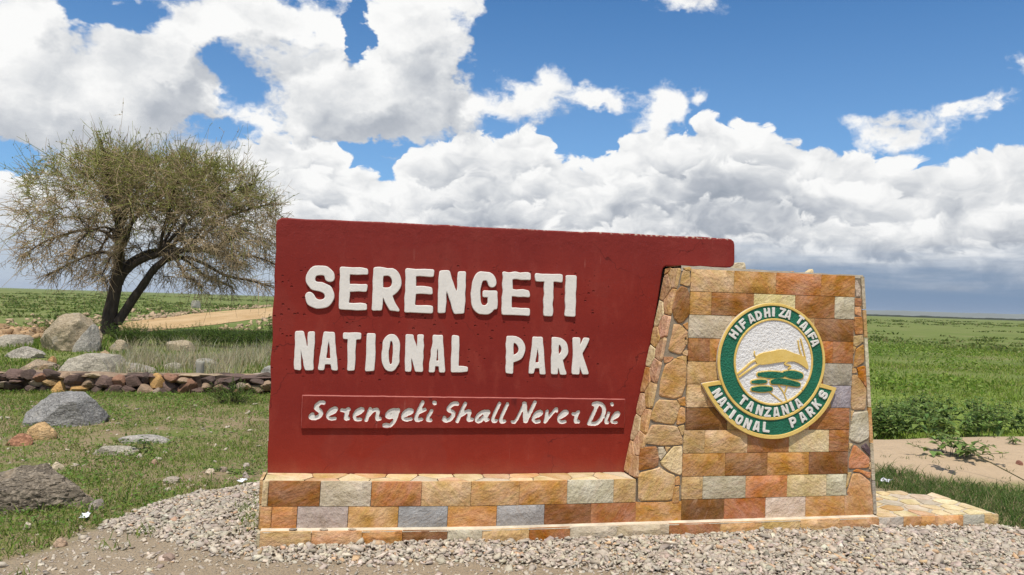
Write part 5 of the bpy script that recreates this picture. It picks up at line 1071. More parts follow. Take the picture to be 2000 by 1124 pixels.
# low drystone wall
M_WSTONE = mat_rock('wall_stone', (.78, .72, .68), (1.05, 1.0, .96), (.75, .6, .45), .25, 1.6, .015)
lw = empty('low_stone_wall', (-3, 8.0, 0)); tag(lw, 'low wall of rough purple and ochre stones across the grass', 'stone wall')
WCOL = [(.50, .31, .12), (.33, .24, .16), (.165, .112, .092), (.105, .075, .062), (.42, .34, .27), (.42, .29, .14), (.42, .33, .215), (.27, .15, .095)]
WST = []
for i in range(8):
    me = cut_stone('stone', 3, 200+i, 9, .035, (1, 1, 1), .38, .72, 1.5); me.materials.append(M_WSTONE); me.shade_smooth(); me.set_sharp_from_angle(angle=math.radians(18)); WST.append(me)
def wchild(o): o.matrix_parent_inverse = Matrix.Translation(-lw.location); return o
V, F = [], []
rw = np.random.default_rng(12); nn = 60
for k in range(nn+1):
    x = -11.6+k*(13.4)/nn; h = .245+.02*rw.normal()
    for y, z in ((7.80+.02*rw.normal(), -.1), (7.78+.02*rw.normal(), h*.55), (7.76, h), (8.0, h+.02*rw.normal()), (8.26, h+.01*rw.normal()), (8.30, -.1)): V.append((x, y, z))
for k in range(nn):
    for i in range(5): a = 6*k+i; F.append((a, a+6, a+7, a+1))
core = wchild(mesh_obj('mortar_core', py_mesh('mortar_core', V, F), mat_mortar('earth_mortar', (.085, .058, .040)), lw))
def wstone(x, y, z, w, d, h, c, r):
    o = link(bpy.data.objects.new('stone', WST[r.integers(8)]), lw); o.location = (x, y, z); o.scale = (w/1.5, d/1.5, h/1.5)
    o.rotation_euler = (r.normal(0, .25), r.normal(0, .22), r.choice([0, math.pi])+r.normal(0, .3))
    q = np.array(WCOL[c])*(1+r.normal(0, .10)); o.color = (*np.clip(q, .02, .8), 1); return wchild(o)
for x, z, w, h, c in DATA['lowwall']: wstone(x, 7.74+rw.uniform(-.03, .03), max(.04, z), w*1.12, rw.uniform(.22, .30), h*1.28, c, rw)
for x in np.arange(-11.5, -5.75, .19):                          # courses beyond the picture and behind the sign
    for z in (.06, .17): wstone(x+rw.uniform(-.05, .05), 7.75, z, rw.uniform(.17, .25), .2, rw.uniform(.11, .15), rw.choice([1, 2, 3, 7]), rw)
for x in np.arange(-.05, 1.75, .19):
    for z in (.06, .17): wstone(x+rw.uniform(-.05, .05), 7.75, z, rw.uniform(.17, .25), .2, rw.uniform(.11, .15), rw.choice([1, 2, 3, 7]), rw)
x = -11.55
while x < 1.7:                                                  # flat stones bedded along the top
    w = rw.uniform(.22, .5); wstone(x+w/2, 7.84+rw.uniform(-.02, .03), .245+rw.uniform(-.012, .012), w*1.1, rw.uniform(.26, .36), rw.uniform(.05, .085), rw.choice([1, 6, 7, 1, 2]), rw).rotation_euler = (rw.normal(0, .04), rw.normal(0, .04), rw.normal(0, .15))
    wstone(x+w/2+.1, 8.12+rw.uniform(-.03, .03), .245+rw.uniform(-.01, .01), w*1.15, rw.uniform(.28, .36), rw.uniform(.05, .08), rw.choice([1, 6, 4, 1]), rw).rotation_euler = (rw.normal(0, .04), rw.normal(0, .04), rw.normal(0, .15))
    x += w*.93

# stub post behind the wall
def post():
    bm = bmesh.new(); n = 18; rings = []
    for z, r in ((-.1, .068), (.0, .066), (.2, .064), (.38, .062), (.425, .061), (.435, .055), (.436, .0)):
        rings.append([bm.verts.new((r*math.cos(2*math.pi*i/n)*(1+.03*math.sin(3*i)), r*math.sin(2*math.pi*i/n), z+.006*math.sin(i*1.1))) for i in range(n)])
    for a, b in zip(rings[:-1], rings[1:]):
        for i in range(n): bm.faces.new((a[i], a[(i+1) % n], b[(i+1) % n], b[i]))
    me = bpy.data.meshes.new('stub_post'); bm.to_mesh(me); bm.free(); me.shade_smooth(); return me
m, t, b = material('weathered_post'); g = t.new('ShaderNodeNewGeometry'); a, _ = t.noise(t.mapping(g.outputs['Position'], scale=(1, 1, .15)), 40.0, 4, .6)
t.put(b.inputs['Base Color'], t.mix(t.lin(a, .3, .7), (.20, .19, .15), (.34, .32, .26))); b.inputs['Roughness'].default_value = .9; bump(t, b, a, .5, .006)
o = mesh_obj('stub_post', post(), m); o.location = (-2.42, 8.42, 0); o.rotation_euler = (.03, .04, 0); tag(o, 'short grey round post standing behind the low wall', 'post')

# scraps of litter
def scrap(name, label, x, y, w, seed, col, rough=.6, trans=0.0):
    r = np.random.default_rng(seed); n = 7; V = []; F = []
    for i in range(n):
        for j in range(5): V.append(((i/(n-1)-.5)*w+r.normal(0, w*.04), (j/4-.5)*w*.6+r.normal(0, w*.05), .012+abs(r.normal(0, w*.10))))
    for i in range(n-1):
        for j in range(4): a = i*5+j; F.append((a, a+5, a+6, a+1))
    me = py_mesh(name, V, F); sm = None
    m, t, b = material(name+'_paper'); b.inputs['Base Color'].default_value = (*col, 1); b.inputs['Roughness'].default_value = rough
    o = mesh_obj(name, me, m); mod = o.modifiers.new('thickness', 'SOLIDIFY'); mod.thickness = .002
    o.location = (x, y, float(height(np.array(x), np.array(y)))+.012); o.rotation_euler = (0, 0, r.uniform(0, 3)); return tag(o, label, 'litter')
scrap('crumpled_paper', 'white crumpled paper on the grass at the gravel edge', -1.65, .52, .085, 1, (.80, .81, .84))
scrap('plastic_wrapper', 'shiny white wrapper in the grass behind the platform', 4.72, 1.05, .13, 2, (.80, .78, .84), .25)
scrap('crumpled_paper', 'small white paper scrap near the left end of the plinth', -.80, 1.42, .08, 3, (.85, .86, .88))
scrap('crumpled_paper', 'white scrap of paper beside the top of the largest boulder', -9.0, 22.6, .34, 4, (.86, .87, .90)).location.z = .62

# ------------------------------------------------------------------ thorn tree
def tubes(P, R, sides):
    """P (n,k,3) polylines, R (n,k) radii -> verts, quads"""
    n, k, _ = P.shape
    T = np.gradient(P, axis=1); T /= np.linalg.norm(T, axis=-1, keepdims=True)+1e-9
    up = np.where(np.abs(T[..., 2:3]) > .9, np.array((1., 0, 0)), np.array((0, 0, 1.)))
    A = np.cross(T, up); A /= np.linalg.norm(A, axis=-1, keepdims=True)+1e-9; B = np.cross(T, A)
    q = np.arange(sides)*2*np.pi/sides
    V = P[:, :, None, :]+R[:, :, None, None]*(np.cos(q)[:, None]*A[:, :, None, :]+np.sin(q)[:, None]*B[:, :, None, :])
    base = (np.arange(n)*k*sides)[:, None, None]; r = (np.arange(k-1)*sides)[None, :, None]; s = np.arange(sides)[None, None, :]; s2 = (s+1) % sides
    F = np.stack([base+r+s, base+r+s2, base+r+sides+s2, base+r+sides+s], -1).reshape(-1, 4)
    return V.reshape(-1, 3), F
def mat_bark(name, c1, c2):
    m, t, b = material(name); g = t.new('ShaderNodeNewGeometry'); p = g.outputs['Position']
    a, _ = t.noise(t.mapping(p, scale=(1, 1, .25)), 14.0, 5, .65)
    t.put(b.inputs['Base Color'], t.mix(t.lin(a, .3, .7), c1, c2)); b.inputs['Roughness'].default_value = .95; bump(t, b, a, .9, .03); return m
def mat_tint(name, trans=.25, rough=.7):
    m, t, b = material(name); at = t.new('ShaderNodeAttribute', attribute_name='tint')
    t.put(b.inputs['Base Color'], at.outputs['Color']); b.inputs['Roughness'].default_value = rough; b.inputs['Specular IOR Level'].default_value = .2
    if trans:
        out = t.n['Material Output']; tl = t.new('ShaderNodeBsdfTranslucent'); mx = t.new('ShaderNodeMixShader'); mx.inputs[0].default_value = trans
        t.put(tl.inputs[0], at.outputs['Color']); t.l.new(b.outputs[0], mx.inputs[1]); t.l.new(tl.outputs[0], mx.inputs[2]); t.l.new(mx.outputs[0], out.inputs[0])
    return m
def make_tree():
    r = np.random.default_rng(21); TY = 24.04
    cx, cz = -6.80, 4.45                                      # crown centre
    limbs = []
    for pts, ra, rb in DATA['limbs']:
        p = smooth_pts(np.array(pts), 2); y = TY+.35*np.cumsum(r.normal(0, .12, len(p)))*np.linspace(0, 1, len(p)); y -= (y[0]-TY)
        limbs.append((np.stack([p[:, 0], y, p[:, 1]], -1), ra, rb))
    # the same kind of boughs towards and away from the viewer
    for i, (src, ang, sx, sz) in enumerate([(2, 60, .9, 1.0), (2, -70, .85, 1.05), (4, 70, 1.0, 1.1), (4, -60, 1.0, 1.2), (7, 80, .9, 1), (7, -90, .9, 1.05), (8, 60, .9, 1), (8, -60, .9, .95), (9, 80, 1, 1.1), (9, -80, 1.1, 1.1), (10, 50, 1, 1), (11, -50, 1, 1.1), (5, 80, 1.2, 1), (5, -80, 1.2, 1), (6, 70, 1.3, .95), (3, -50, .9, 1.15), (3, 45, .9, 1.1)]):
        p, ra, rb = limbs[src]; q = p-p[0]; sx *= .85; a = math.radians(ang); c, s = math.cos(a), math.sin(a)
        w = np.stack([(q[:, 0]*c-q[:, 1]*s)*sx, (q[:, 0]*s+q[:, 1]*c)*sx, q[:, 2]*sz], -1)+p[0]
        limbs.append((w, ra*.85, rb))
    nodes, rad = [], []
    TV, TF = [], []; off = 0
    for p, ra, rb in limbs:
        R = (np.linspace(1, 0, len(p))**.8*(ra-rb)+rb)*.86
        R = R*(1+.10*fbm(np.arange(len(p))*.6, np.full(len(p), ra*90), 5))
        if ra > .15: R[:4] *= np.array((1.35, 1.2, 1.1, 1.03))
        v, f = tubes(p[None], R[None], 9); TV.append(v); TF.append(f+off); off += len(v)
        for q, rr in zip(p[len(p)//4:], R[len(p)//4:]): nodes.append(q); rad.append(rr)
    tr = empty('thorn_tree', (-8.25, 24.04, 0)); tag(tr, 'flat topped bare acacia thorn tree with two leaning trunks', 'tree')
    def child(o): o.matrix_parent_inverse = Matrix.Translation(-tr.location); return o
    bark = mat_bark('thorn_bark', (.040, .029, .021), (.105, .080, .058))
    child(mesh_obj('trunk', arr_mesh('trunk', np.concatenate(TV), np.concatenate(TF), smooth=True), bark, tr))
    # branches: fill the crown from the boughs outwards
    def crown_pts(n):
        u = r.normal(size=(n*3, 3)); u /= np.linalg.norm(u, axis=1)[:, None]; u *= r.random((len(u), 1))**.42
        u[:, 2] = np.where(u[:, 2] > .50, .50+(u[:, 2]-.50)*.36, u[:, 2])
        u[:, :2] *= (1+.38*np.clip(-u[:, 2:3], 0, 1))
        p = np.stack([cx+u[:, 0]*4.2, TY+u[:, 1]*4.2, cz+u[:, 2]*np.where(u[:, 2:3] < 0, 3.0, 2.65)[:, 0]], -1)
        low = (p[:, 2] < 3.0) & (np.hypot(p[:, 0]-cx-.2, p[:, 1]-TY) < 1.7)       # open under the middle
        low |= (p[:, 1] < TY+.3) & (p[:, 2] < 4.0) & (np.abs(p[:, 0]+7.3) < 1.5)     # and clear in front of the fork
        return p[~low][:n]
    N = list(nodes); Rn = list(rad); NA = np.array(N); tgt = crown_pts(950)
    d0 = np.array([np.min(np.linalg.norm(NA-q, axis=1)) for q in tgt]); BP, BR = [], []; tips = []
    for q in tgt[np.argsort(d0)]:
        NA = np.array(N) if len(N) != len(NA) else NA
        d = np.linalg.norm(NA-q, axis=1)+.25*np.maximum(0, NA[:, 2]-q[2]); k = int(np.argmin(d)); a = NA[k]; L = np.linalg.norm(q-a)
        if L < .12: continue
        m1 = a*.62+q*.38+r.normal(0, .07*L, 3)+np.array((0, 0, .10*L)); m2 = a*.28+q*.72+r.normal(0, .06*L, 3)+np.array((0, 0, .07*L))
        r0 = min(Rn[k]*.72, .014+.022*L); BP.append((a, m1, m2, q)); BR.append((r0, r0*.8, r0*.6, r0*.42+.002))
        for w, f in ((m1, .8), (m2, .6), (q, .45)): N.append(w); Rn.append(r0*f)
        tips.append(((m1+m2)/2, q-a)); tips.append((m2, q-m1)); tips.append((q, q-m2))
    v, f = tubes(np.array(BP), np.array(BR), 4)
    child(mesh_obj('branches', arr_mesh('branches', v, f, smooth=True), mat_bark('branch_bark', (.050, .037, .026), (.125, .095, .066)), tr))
    # twigs
    for p, ra, rb in limbs:
        for q in range(int(len(p)*.45), len(p)-1):
            if ra < .2: tips += [(p[q], p[q+1]-p[q]+r.normal(0, .12, 3))]*3
    tp = np.array([a for a, _ in tips]); td = np.array([b for _, b in tips]); td /= np.linalg.norm(td, axis=1)[:, None]
    n = 10800; k = r.integers(0, len(tp), n); P0 = tp[k]+r.normal(0, .05, (n, 3))
    C = np.array((cx, TY, cz-1.0)); out = (P0-C)/np.array((5.0, 4.5, 3.3)); lev = np.linalg.norm(out, axis=1); outn = out/np.maximum(lev, .05)[:, None]
    up = sstep(-.1, .8, out[:, 2])
    D = td[k]*.35+outn*.50+r.normal(0, .62, (n, 3)); D[:, 2] += .12*up-.22*(1-up)*(lev > .6)
    D /= np.linalg.norm(D, axis=1)[:, None]
    L = r.uniform(.28, .72, n)*(.75+.35*np.clip(lev, 0, 1.2)); L = np.where(r.random(n) < .05, L*1.6, L)
    bend = r.normal(0, .34, (n, 3)); bend[:, 2] += np.where(up > .5, .10, -.26)
    S_ = np.linspace(0, 1, 5)[None, :, None]
    P = P0[:, None, :]+D[:, None, :]*L[:, None, None]*S_+bend[:, None, :]*L[:, None, None]*S_**2+np.cumsum(r.normal(0, .020, (n, 5, 3)), 1)*S_
    R = np.linspace(.0120, .0045, 5)[None]*r.uniform(.7, 1.25, (n, 1))
    tw = np.array((.37, .275, .165))*(1+r.normal(0, .18, (n, 1)))
    greenish = (r.random(n) < .05+.60*up); tw = np.where(greenish[:, None], np.array((.27, .27, .080))*(1+r.normal(0, .15, (n, 1))), tw)
    v, f = tubes(P, R, 3)
    o = child(mesh_obj('crown', arr_mesh('crown', v, f, col=np.repeat(np.clip(tw, .02, .7), 15, 0)), mat_tint('twigs', 0, .85), tr)); o['kind'] = 'stuff'
    # side thorns and twiglets
    n2 = 20000; k2 = r.integers(0, n, n2); s = r.uniform(.2, 1, n2); i0 = np.minimum((s*4).astype(int), 3); fr = (s*4-i0)[:, None]
    Q0 = P[k2, i0]*(1-fr)+P[k2, i0+1]*fr; dd = D[k2]*.5+r.normal(0, .6, (n2, 3)); dd /= np.linalg.norm(dd, axis=1)[:, None]; l2 = r.uniform(.10, .34, n2)
    P2 = Q0[:, None, :]+dd[:, None, :]*l2[:, None, None]*np.linspace(0, 1, 3)[None, :, None]+r.normal(0, .012, (n2, 3, 3))*np.linspace(0, 1, 3)[None, :, None]
    v, f = tubes(P2, np.linspace(.0068, .0036, 3)[None]*np.ones((n2, 1)), 3)
    o = child(mesh_obj('twiglets', arr_mesh('twiglets', v, f, col=np.repeat(np.clip(tw[k2]*1.05, .02, .7), 9, 0)), mat_tint('twiglet_bark', 0, .85), tr)); o['kind'] = 'stuff'
    # tiny feathery leaves, mostly on the sunlit top
    n3 = 17000; w = np.clip(up[k2]**1.3+.08, 0, 1); pick = r.choice(n2, n3, p=w/w.sum()); e = r.random((n3, 1)); c = P2[pick, 0]*(1-e)+P2[pick, 2]*e
    a = r.normal(size=(n3, 3)); a /= np.linalg.norm(a, axis=1)[:, None]; b = np.cross(a, r.normal(size=(n3, 3))); b /= np.linalg.norm(b, axis=1)[:, None]
    sa = r.uniform(.022, .045, (n3, 1)); sb = sa*.42
    V = np.stack([c-a*sa, c+b*sb, c+a*sa, c-b*sb], 1).reshape(-1, 3); F = np.arange(4*n3).reshape(-1, 4)
    lc = np.array((.22, .235, .055))*(1+r.normal(0, .2, (n3, 1)))*(1+r.normal(0, .05, (n3, 3)))
    o = child(mesh_obj('leaves', arr_mesh('leaves', V, F, col=np.repeat(np.clip(lc, .02, .4), 4, 0)), mat_tint('thorn_leaf', .3), tr)); o['kind'] = 'stuff'
make_tree()

# ------------------------------------------------------------------ grass and weeds
M_GRASS = mat_tint('grass_blades', .48, .6); M_LEAF = mat_tint('weed_leaves', .38, .45)
def in_view(x, y, a0, a1):
    a = np.degrees(np.arctan2(x, y+4.9)); return (a > a0) & (a < a1)
def blades(name, x, y, h, w, lean, tint_, seed, mat=None, z=None):
    r = np.random.default_rng(seed); n = len(x); z = height(x, y) if z is None else z
    a = r.uniform(0, 2*np.pi, n); fx, fy = np.cos(a), np.sin(a); b = r.uniform(0, 2*np.pi, n); lx, ly = np.cos(b)*lean, np.sin(b)*lean
    P = np.empty((n, 5, 3))
    for i, (s, hw, q) in enumerate(((-1, 1, 0), (1, 1, 0), (-1, .75, .5), (1, .75, .5), (0, 0, 1))):
        P[:, i, 0] = x+s*fx*w*hw/2+lx*h*q**1.6; P[:, i, 1] = y+s*fy*w*hw/2+ly*h*q**1.6; P[:, i, 2] = z-.004+h*q*np.sqrt(np.maximum(.12, 1-(lean*q)**2*.6))
    F = (np.array([[0, 1, 3], [0, 3, 2], [2, 3, 4]])[None]+(np.arange(n)*5)[:, None, None]).reshape(-1, 3)
    g = np.array((.72, .72, .95, .95, 1.12)); C = tint_[:, None, :]*np.ones((1, 5, 1))
    return tag(mesh_obj(name, arr_mesh(name, P.reshape(-1, 3), F, col=np.clip(C.reshape(-1, 3), .01, .6)), mat or M_GRASS), kind='stuff')
def tufted(r, cx, cy, per, spread):
    k = np.repeat(np.arange(len(cx)), per); return cx[k]+r.normal(0, 1, len(k))*spread[k], cy[k]+r.normal(0, 1, len(k))*spread[k], k
def mixcol(r, n, cols, probs, var=.16):
    c = np.array(cols)[r.choice(len(cols), n, p=probs)]; return c*(1+r.normal(0, var, (n, 1)))*(1+r.normal(0, .05, (n, 3)))
GR = [(.165, .245, .038), (.235, .29, .058), (.115, .190, .030), (.37, .33, .15)]

def near_lawn():
    r = np.random.default_rng(31); n = 420000
    x = r.uniform(-10.5, 3.2, n); y = r.uniform(-1.4, 8.2, n)
    cov = .42+1.05*fbm(x*1.1, y*1.1, 61, 4)+.35*sstep(2.2, .4, np.hypot((x+2.1)/1.2, (y-.5)/1.0))+.3*sstep(5.5, 7.5, y)-.5*sstep(.35, .0, np.hypot((x+1.0)/1.4, (y-1.8)/.5)-.3)
    keep = in_view(x, y, -46, 30) & ((x < -.40) | (y > .75)) & (r.random(n) < np.clip(cov, .06, 1)*(1-stone_zone(x, y))*np.where(in_view(x, y, -29, 3), 1, .55)) & ~((y > 7.7) & (y < 8.3))
    x, y = x[keep], y[keep]; n = len(x)
    h = np.clip(r.lognormal(math.log(.032), .45, n), .012, .12)*(1+.3*sstep(6.6, 7.6, y)+.5*sstep(1.6, .3, np.hypot((x+2.0)/1.1, (y-.6)/.8)))
    blades('short_grass', x, y, h, r.uniform(.004, .008, n)*(1+.05*(y+2)), r.uniform(.3, 1.1, n), mixcol(r, n, GR, (.33, .28, .13, .26)), 1)
    # creeping broad leaves in the turf
    n = 170000; x = r.uniform(-10.5, 3.2, n); y = r.uniform(-1.2, 8.2, n)
    cov = .30+1.1*fbm(x*1.5+9, y*1.5, 63, 4)+.35*sstep(2.0, .4, np.hypot((x+2.1)/1.2, (y-.5)/1.0))
    keep = in_view(x, y, -46, 30) & ((x < -.40) | (y > .75)) & (r.random(n) < np.clip(cov, .04, 1)*(1-stone_zone(x, y))) & ~((y > 7.7) & (y < 8.3)); x, y = x[keep], y[keep]; n = len(x)
    leaf_quads('creeping_weeds', x, y, height(x, y)+r.uniform(.008, .045, n), r.uniform(.010, .020, n)*(1+.04*(y+1)), .5, mixcol(r, n, [(.125, .215, .035), (.18, .26, .048), (.25, .245, .085)], (.5, .35, .15)), 2)
def leaf_quads(name, x, y, z, s, tilt, tint_, seed):
    r = np.random.default_rng(seed); n = len(x); R = rot_mats(r, n, tilt)
    base = np.array([(-1, 0, 0), (-.1, .48, .12), (1, 0, -.05), (-.1, -.48, .12)])
    P = (base[None]*s[:, None, None])@np.transpose(R, (0, 2, 1))+np.stack([x, y, z], -1)[:, None, :]
    F = (np.array([[0, 1, 2], [0, 2, 3]])[None]+(np.arange(n)*4)[:, None, None]).reshape(-1, 3)
    return tag(mesh_obj(name, arr_mesh(name, P.reshape(-1, 3), F, col=np.clip(np.repeat(tint_, 4, 0), .01, .6)), M_LEAF), kind='stuff')
near_lawn()

def behind_wall():
    r = np.random.default_rng(33)
    # green growth between the wall and the road
    nt = 15500; y = 8.35+21*r.random(nt)**1.25; a = np.radians(r.uniform(-40, 31, nt)); x = np.tan(a)*(y+4.9)
    k = (r.random(nt) < np.clip(.65+.9*fbm(x*.5, y*.5, 71), .1, 1)*(1-track_zone(x, y))) & ~((np.abs(x+9.0) < 2.6) & (y > 25.5) & (x > -10.5)); x, y = x[k], y[k]
    road = (y > 20) & (x > np.interp(y, [20, 24, 29, 34], [-15, -13, -10.4, -10.6])) & (x < np.interp(y, [20, 26.5, 32], [-10.5, -8.0, -6.9])); x, y = x[~road], y[~road]
    per = 11; X, Y, k = tufted(r, x, y, per, .07+.012*y); n = len(X); tall = np.clip(.5+.8*fbm(X*.4, Y*.4, 72), .2, 1.3)
    h = r.uniform(.07, .22, n)*tall*(1+.005*Y); blades('rough_grass', X, Y, h, (.008+.0011*Y)*r.uniform(.7, 1.3, n), r.uniform(.2, .9, n), mixcol(r, n, GR, (.34, .30, .22, .14)), 3)
    # bleached straw standing in front of the bushes
    nt = 5200; y = r.uniform(9.5, 17.5, nt); a = np.radians(r.uniform(-16, 6, nt)); x = np.tan(a)*(y+4.9); k = r.random(nt) < np.clip(.3+1.3*fbm(x*.7, y*.4, 75), .0, 1)*np.interp(np.degrees(a), [-16, -10, -5, 6], [.2, .5, .9, .8]); x, y = x[k], y[k]
    X, Y, k = tufted(r, x, y, 9, np.full(len(x), .10)); n = len(X)
    blades('dry_straw', X, Y, r.uniform(.22, .52, n), r.uniform(.008, .014, n), r.uniform(.15, .7, n), mixcol(r, n, [(.60, .50, .33), (.50, .41, .26), (.30, .30, .14)], (.5, .3, .2)), 4)
behind_wall()

def right_meadow():
    r = np.random.default_rng(35)
    nt = 10000; y = 3.4+26*r.random(nt)**1.3; a = np.radians(r.uniform(28, 60, nt)); x = np.tan(a)*(y+4.9)
    c = np.clip(.40+1.6*fbm(x*.40, y*.40, 81), .05, 1)*(1-sand_zone(x, y))*(y > 3.2+.0*x); k = r.random(nt) < c; x, y = x[k], y[k]
    X, Y, k = tufted(r, x, y, 12, .08+.012*y); ok = sand_zone(X, Y) < .4; X, Y = X[ok], Y[ok]; n = len(X)
    tall = np.clip(.6+.9*fbm(X*.5, Y*.5, 82), .25, 1.4)
    blades('lush_grass', X, Y, r.uniform(.05, .19, n)*tall, (.009+.0011*Y)*r.uniform(.7, 1.3, n), r.uniform(.2, .9, n), mixcol(r, n, [(.22, .305, .045), (.30, .37, .07), (.15, .23, .032), (.40, .37, .15)], (.36, .34, .18, .12)), 5)
    # denser dark clumps further back
    nt = 1700; y = 8+20*r.random(nt); a = np.radians(r.uniform(28, 60, nt)); x = np.tan(a)*(y+4.9); k = fbm(x*.35, y*.35, 85) > .20; x, y = x[k], y[k]
    X, Y, k = tufted(r, x, y, 26, np.full(len(x), .22)); n = len(X)
    leaf_quads('leafy_clumps', X, Y, height(X, Y)+r.uniform(.05, .32, n), r.uniform(.030, .060, n), .8, mixcol(r, n, [(.15, .235, .032), (.20, .285, .045), (.27, .33, .07)], (.45, .4, .15)), 6)
    # long grass between platform and sand
    nt = 4800; x = r.uniform(3.7, 10, nt); y = r.uniform(-2.2, 2.0, nt)
    e = np.interp(x, [3.6, 4.7, 5.1, 5.6, 6.2, 8.5], [1.75, 1.75, 1.35, .95, .55, -.2])+.25*fbm(x*2, y*2, 87)
    k = (y < e) & (stone_zone(x, y) < .45) & ~((x < 4.62) & (y < .46)) & in_view(x, y, 26, 64); x, y = x[k], y[k]
    X, Y, k = tufted(r, x, y, 15, np.full(len(x), .055)); ok = ~((X < 4.6) & (Y < .42)) & (stone_zone(X, Y) < .55); X, Y = X[ok], Y[ok]; n = len(X)
    blades('long_grass', X, Y, r.uniform(.04, .14, n), r.uniform(.004, .009, n), r.uniform(.4, 1.3, n), mixcol(r, n, [(.085, .15, .032), (.12, .185, .042), (.19, .195, .075), (.34, .28, .15)], (.42, .33, .15, .10)), 7)
    # grass seedlings on the sand
    x = r.uniform(5.3, 9, 60); y = r.uniform(1.0, 3.2, 60); X, Y, k = tufted(r, x, y, 8, np.full(60, .03)); n = len(X)
    blades('sand_grass', X, Y, r.uniform(.02, .07, n), r.uniform(.004, .007, n), r.uniform(.5, 1.3, n), mixcol(r, n, [(.085, .125, .030), (.15, .15, .05)], (.7, .3)), 8)
right_meadow()

def gravel_tufts():
    r = np.random.default_rng(37)
    cx = np.array([-.56, -.60, -.54, -.66, -1.15, -1.62, -1.30, -1.9, -.62, -.58]); cy = np.array([.35, .20, .05, .50, .05, -.62, -.15, -.8, .65, .9])
    per = np.array([60, 50, 30, 40, 30, 26, 20, 26, 40, 40]); k = np.repeat(np.arange(10), per); X = cx[k]+r.normal(0, .045, len(k)); Y = cy[k]+r.normal(0, .06, len(k)); ok = X < -.505; X, Y = X[ok], Y[ok]; n = len(X)
    blades('gravel_tufts', X, Y, r.uniform(.03, .11, n), r.uniform(.004, .008, n), r.uniform(.4, 1.1, n), mixcol(r, n, GR, (.4, .3, .2, .1)), 9)
gravel_tufts()

def far_tufts():
    r = np.random.default_rng(39); n = 7200; d = 26*np.exp(r.random(n)*2.6); a = np.radians(r.uniform(-42, 62, n))
    x = d*np.sin(a); y = d*np.cos(a)-4.9; c = fbm(x*.035, y*.012, 91)+.35*fbm(x*.2, y*.2, 92); k = (c > .02) & ~((x > -12.5) & (x < -4) & (y > 22) & (y < 240)); x, y, d = x[k], y[k], d[k]
    s = r.uniform(.25, .9, len(x))*(1+.004*d); X, Y, k = tufted(r, x, y, 14, s*.45); n = len(X)
    blades('plain_tufts', X, Y, s[k]*r.uniform(.10, .34, n), (.04+.0014*d[k])*r.uniform(.7, 1.5, n), r.uniform(.5, 1.4, n), mixcol(r, n, [(.11, .16, .034), (.16, .20, .045), (.26, .24, .10)], (.5, .35, .15)), 10)
far_tufts()

# ---- bushes and single plants
def leafy(nst, hgt, spread, leaf, per, seed, cols, lean=.5, tilt=.6, droop=.25, stem_r=.004, cluster=None):
    """stems with pointed, folded leaves -> (stem verts, faces), (leaf verts, faces, tints)"""
    r = np.random.default_rng(seed); a = r.uniform(0, 2*np.pi, nst); q = r.random(nst)**.6
    base = np.stack([np.cos(a)*q*spread*.45, np.sin(a)*q*spread*.45, np.zeros(nst)], -1)
    tip = np.stack([np.cos(a)*q*spread*(1+lean*r.random(nst)), np.sin(a)*q*spread*(1+lean*r.random(nst)), hgt*r.uniform(.55, 1.0, nst)*(1-.35*q*q)], -1)
    S_ = np.linspace(0, 1, 5)[None, :, None]; P = base[:, None]*(1-S_)+tip[:, None]*S_+r.normal(0, hgt*.03, (nst, 5, 3))*S_*(1-S_)*3
    P[:, :, 2] = base[:, 2:3]+(tip[:, 2:3]-base[:, 2:3])*np.linspace(0, 1, 5)[None]**.8
    sv, sf = tubes(P, np.linspace(stem_r, stem_r*.45, 5)[None]*np.ones((nst, 1)), 4)
    n = nst*per; k = np.repeat(np.arange(nst), per); s = r.uniform(.25, 1.02, n); i0 = np.minimum((s*4).astype(int), 3); fr = np.clip(s*4-i0, 0, 1)[:, None]
    C = P[k, i0]*(1-fr)+P[k, i0+1]*fr; ph = np.tile(np.arange(per)*2.4, nst)+a[k]
    out = np.stack([np.cos(ph), np.sin(ph), r.normal(.25-droop, tilt*.5, n)], -1); out /= np.linalg.norm(out, axis=1)[:, None]
    side = np.cross(out, np.array((0, 0, 1.))); side /= np.linalg.norm(side, axis=1)[:, None]+1e-6; up = np.cross(side, out)
    l = leaf*r.uniform(.6, 1.25, n)[:, None]*(1.15-.5*s[:, None]); w = l*r.uniform(.22, .32, n)[:, None]
    pts = [C, C+out*l*.45+side*w+up*l*.10, C+out*l*.5-up*l*.02, C+out*l*.45-side*w+up*l*.10, C+out*l-up*l*.16]
    V = np.stack(pts, 1).reshape(-1, 3); F = (np.array([[0, 2, 1], [0, 3, 2], [1, 2, 4], [2, 3, 4]])[None]+(np.arange(n)*5)[:, None, None]).reshape(-1, 3)
    t = mixcol(r, n, cols, np.ones(len(cols))/len(cols)); return sv, sf, V, F, np.repeat(np.clip(t, .01, .5), 5, 0)
M_STEM = mat_bark('plant_stem', (.06, .06, .025), (.13, .11, .05))
def plant(name, label, cat, x, y, args, group=None, rz=0.0):
    sv, sf, V, F, t = leafy(*args[0], **args[1]); e = empty(name, (x, y, float(height(np.array(x), np.array(y)))), rz); tag(e, label, cat, group)
    mesh_obj('stems', arr_mesh('stems', sv, sf, smooth=True), M_STEM, e)
    o = mesh_obj('leaves', arr_mesh('leaves', V, F, col=t), M_LEAF, e); o['kind'] = 'stuff'; return e
def copy_plant(e, x, y, rz, s, label=None):
    c = e.copy(); COL.objects.link(c); c.location = (x, y, float(height(np.array(x), np.array(y)))); c.rotation_euler = (0, 0, rz); c.scale = (s, s, s)
    if label: c['label'] = label
    for ch in e.children:
        d = ch.copy(); COL.objects.link(d); d.parent = c
    return c
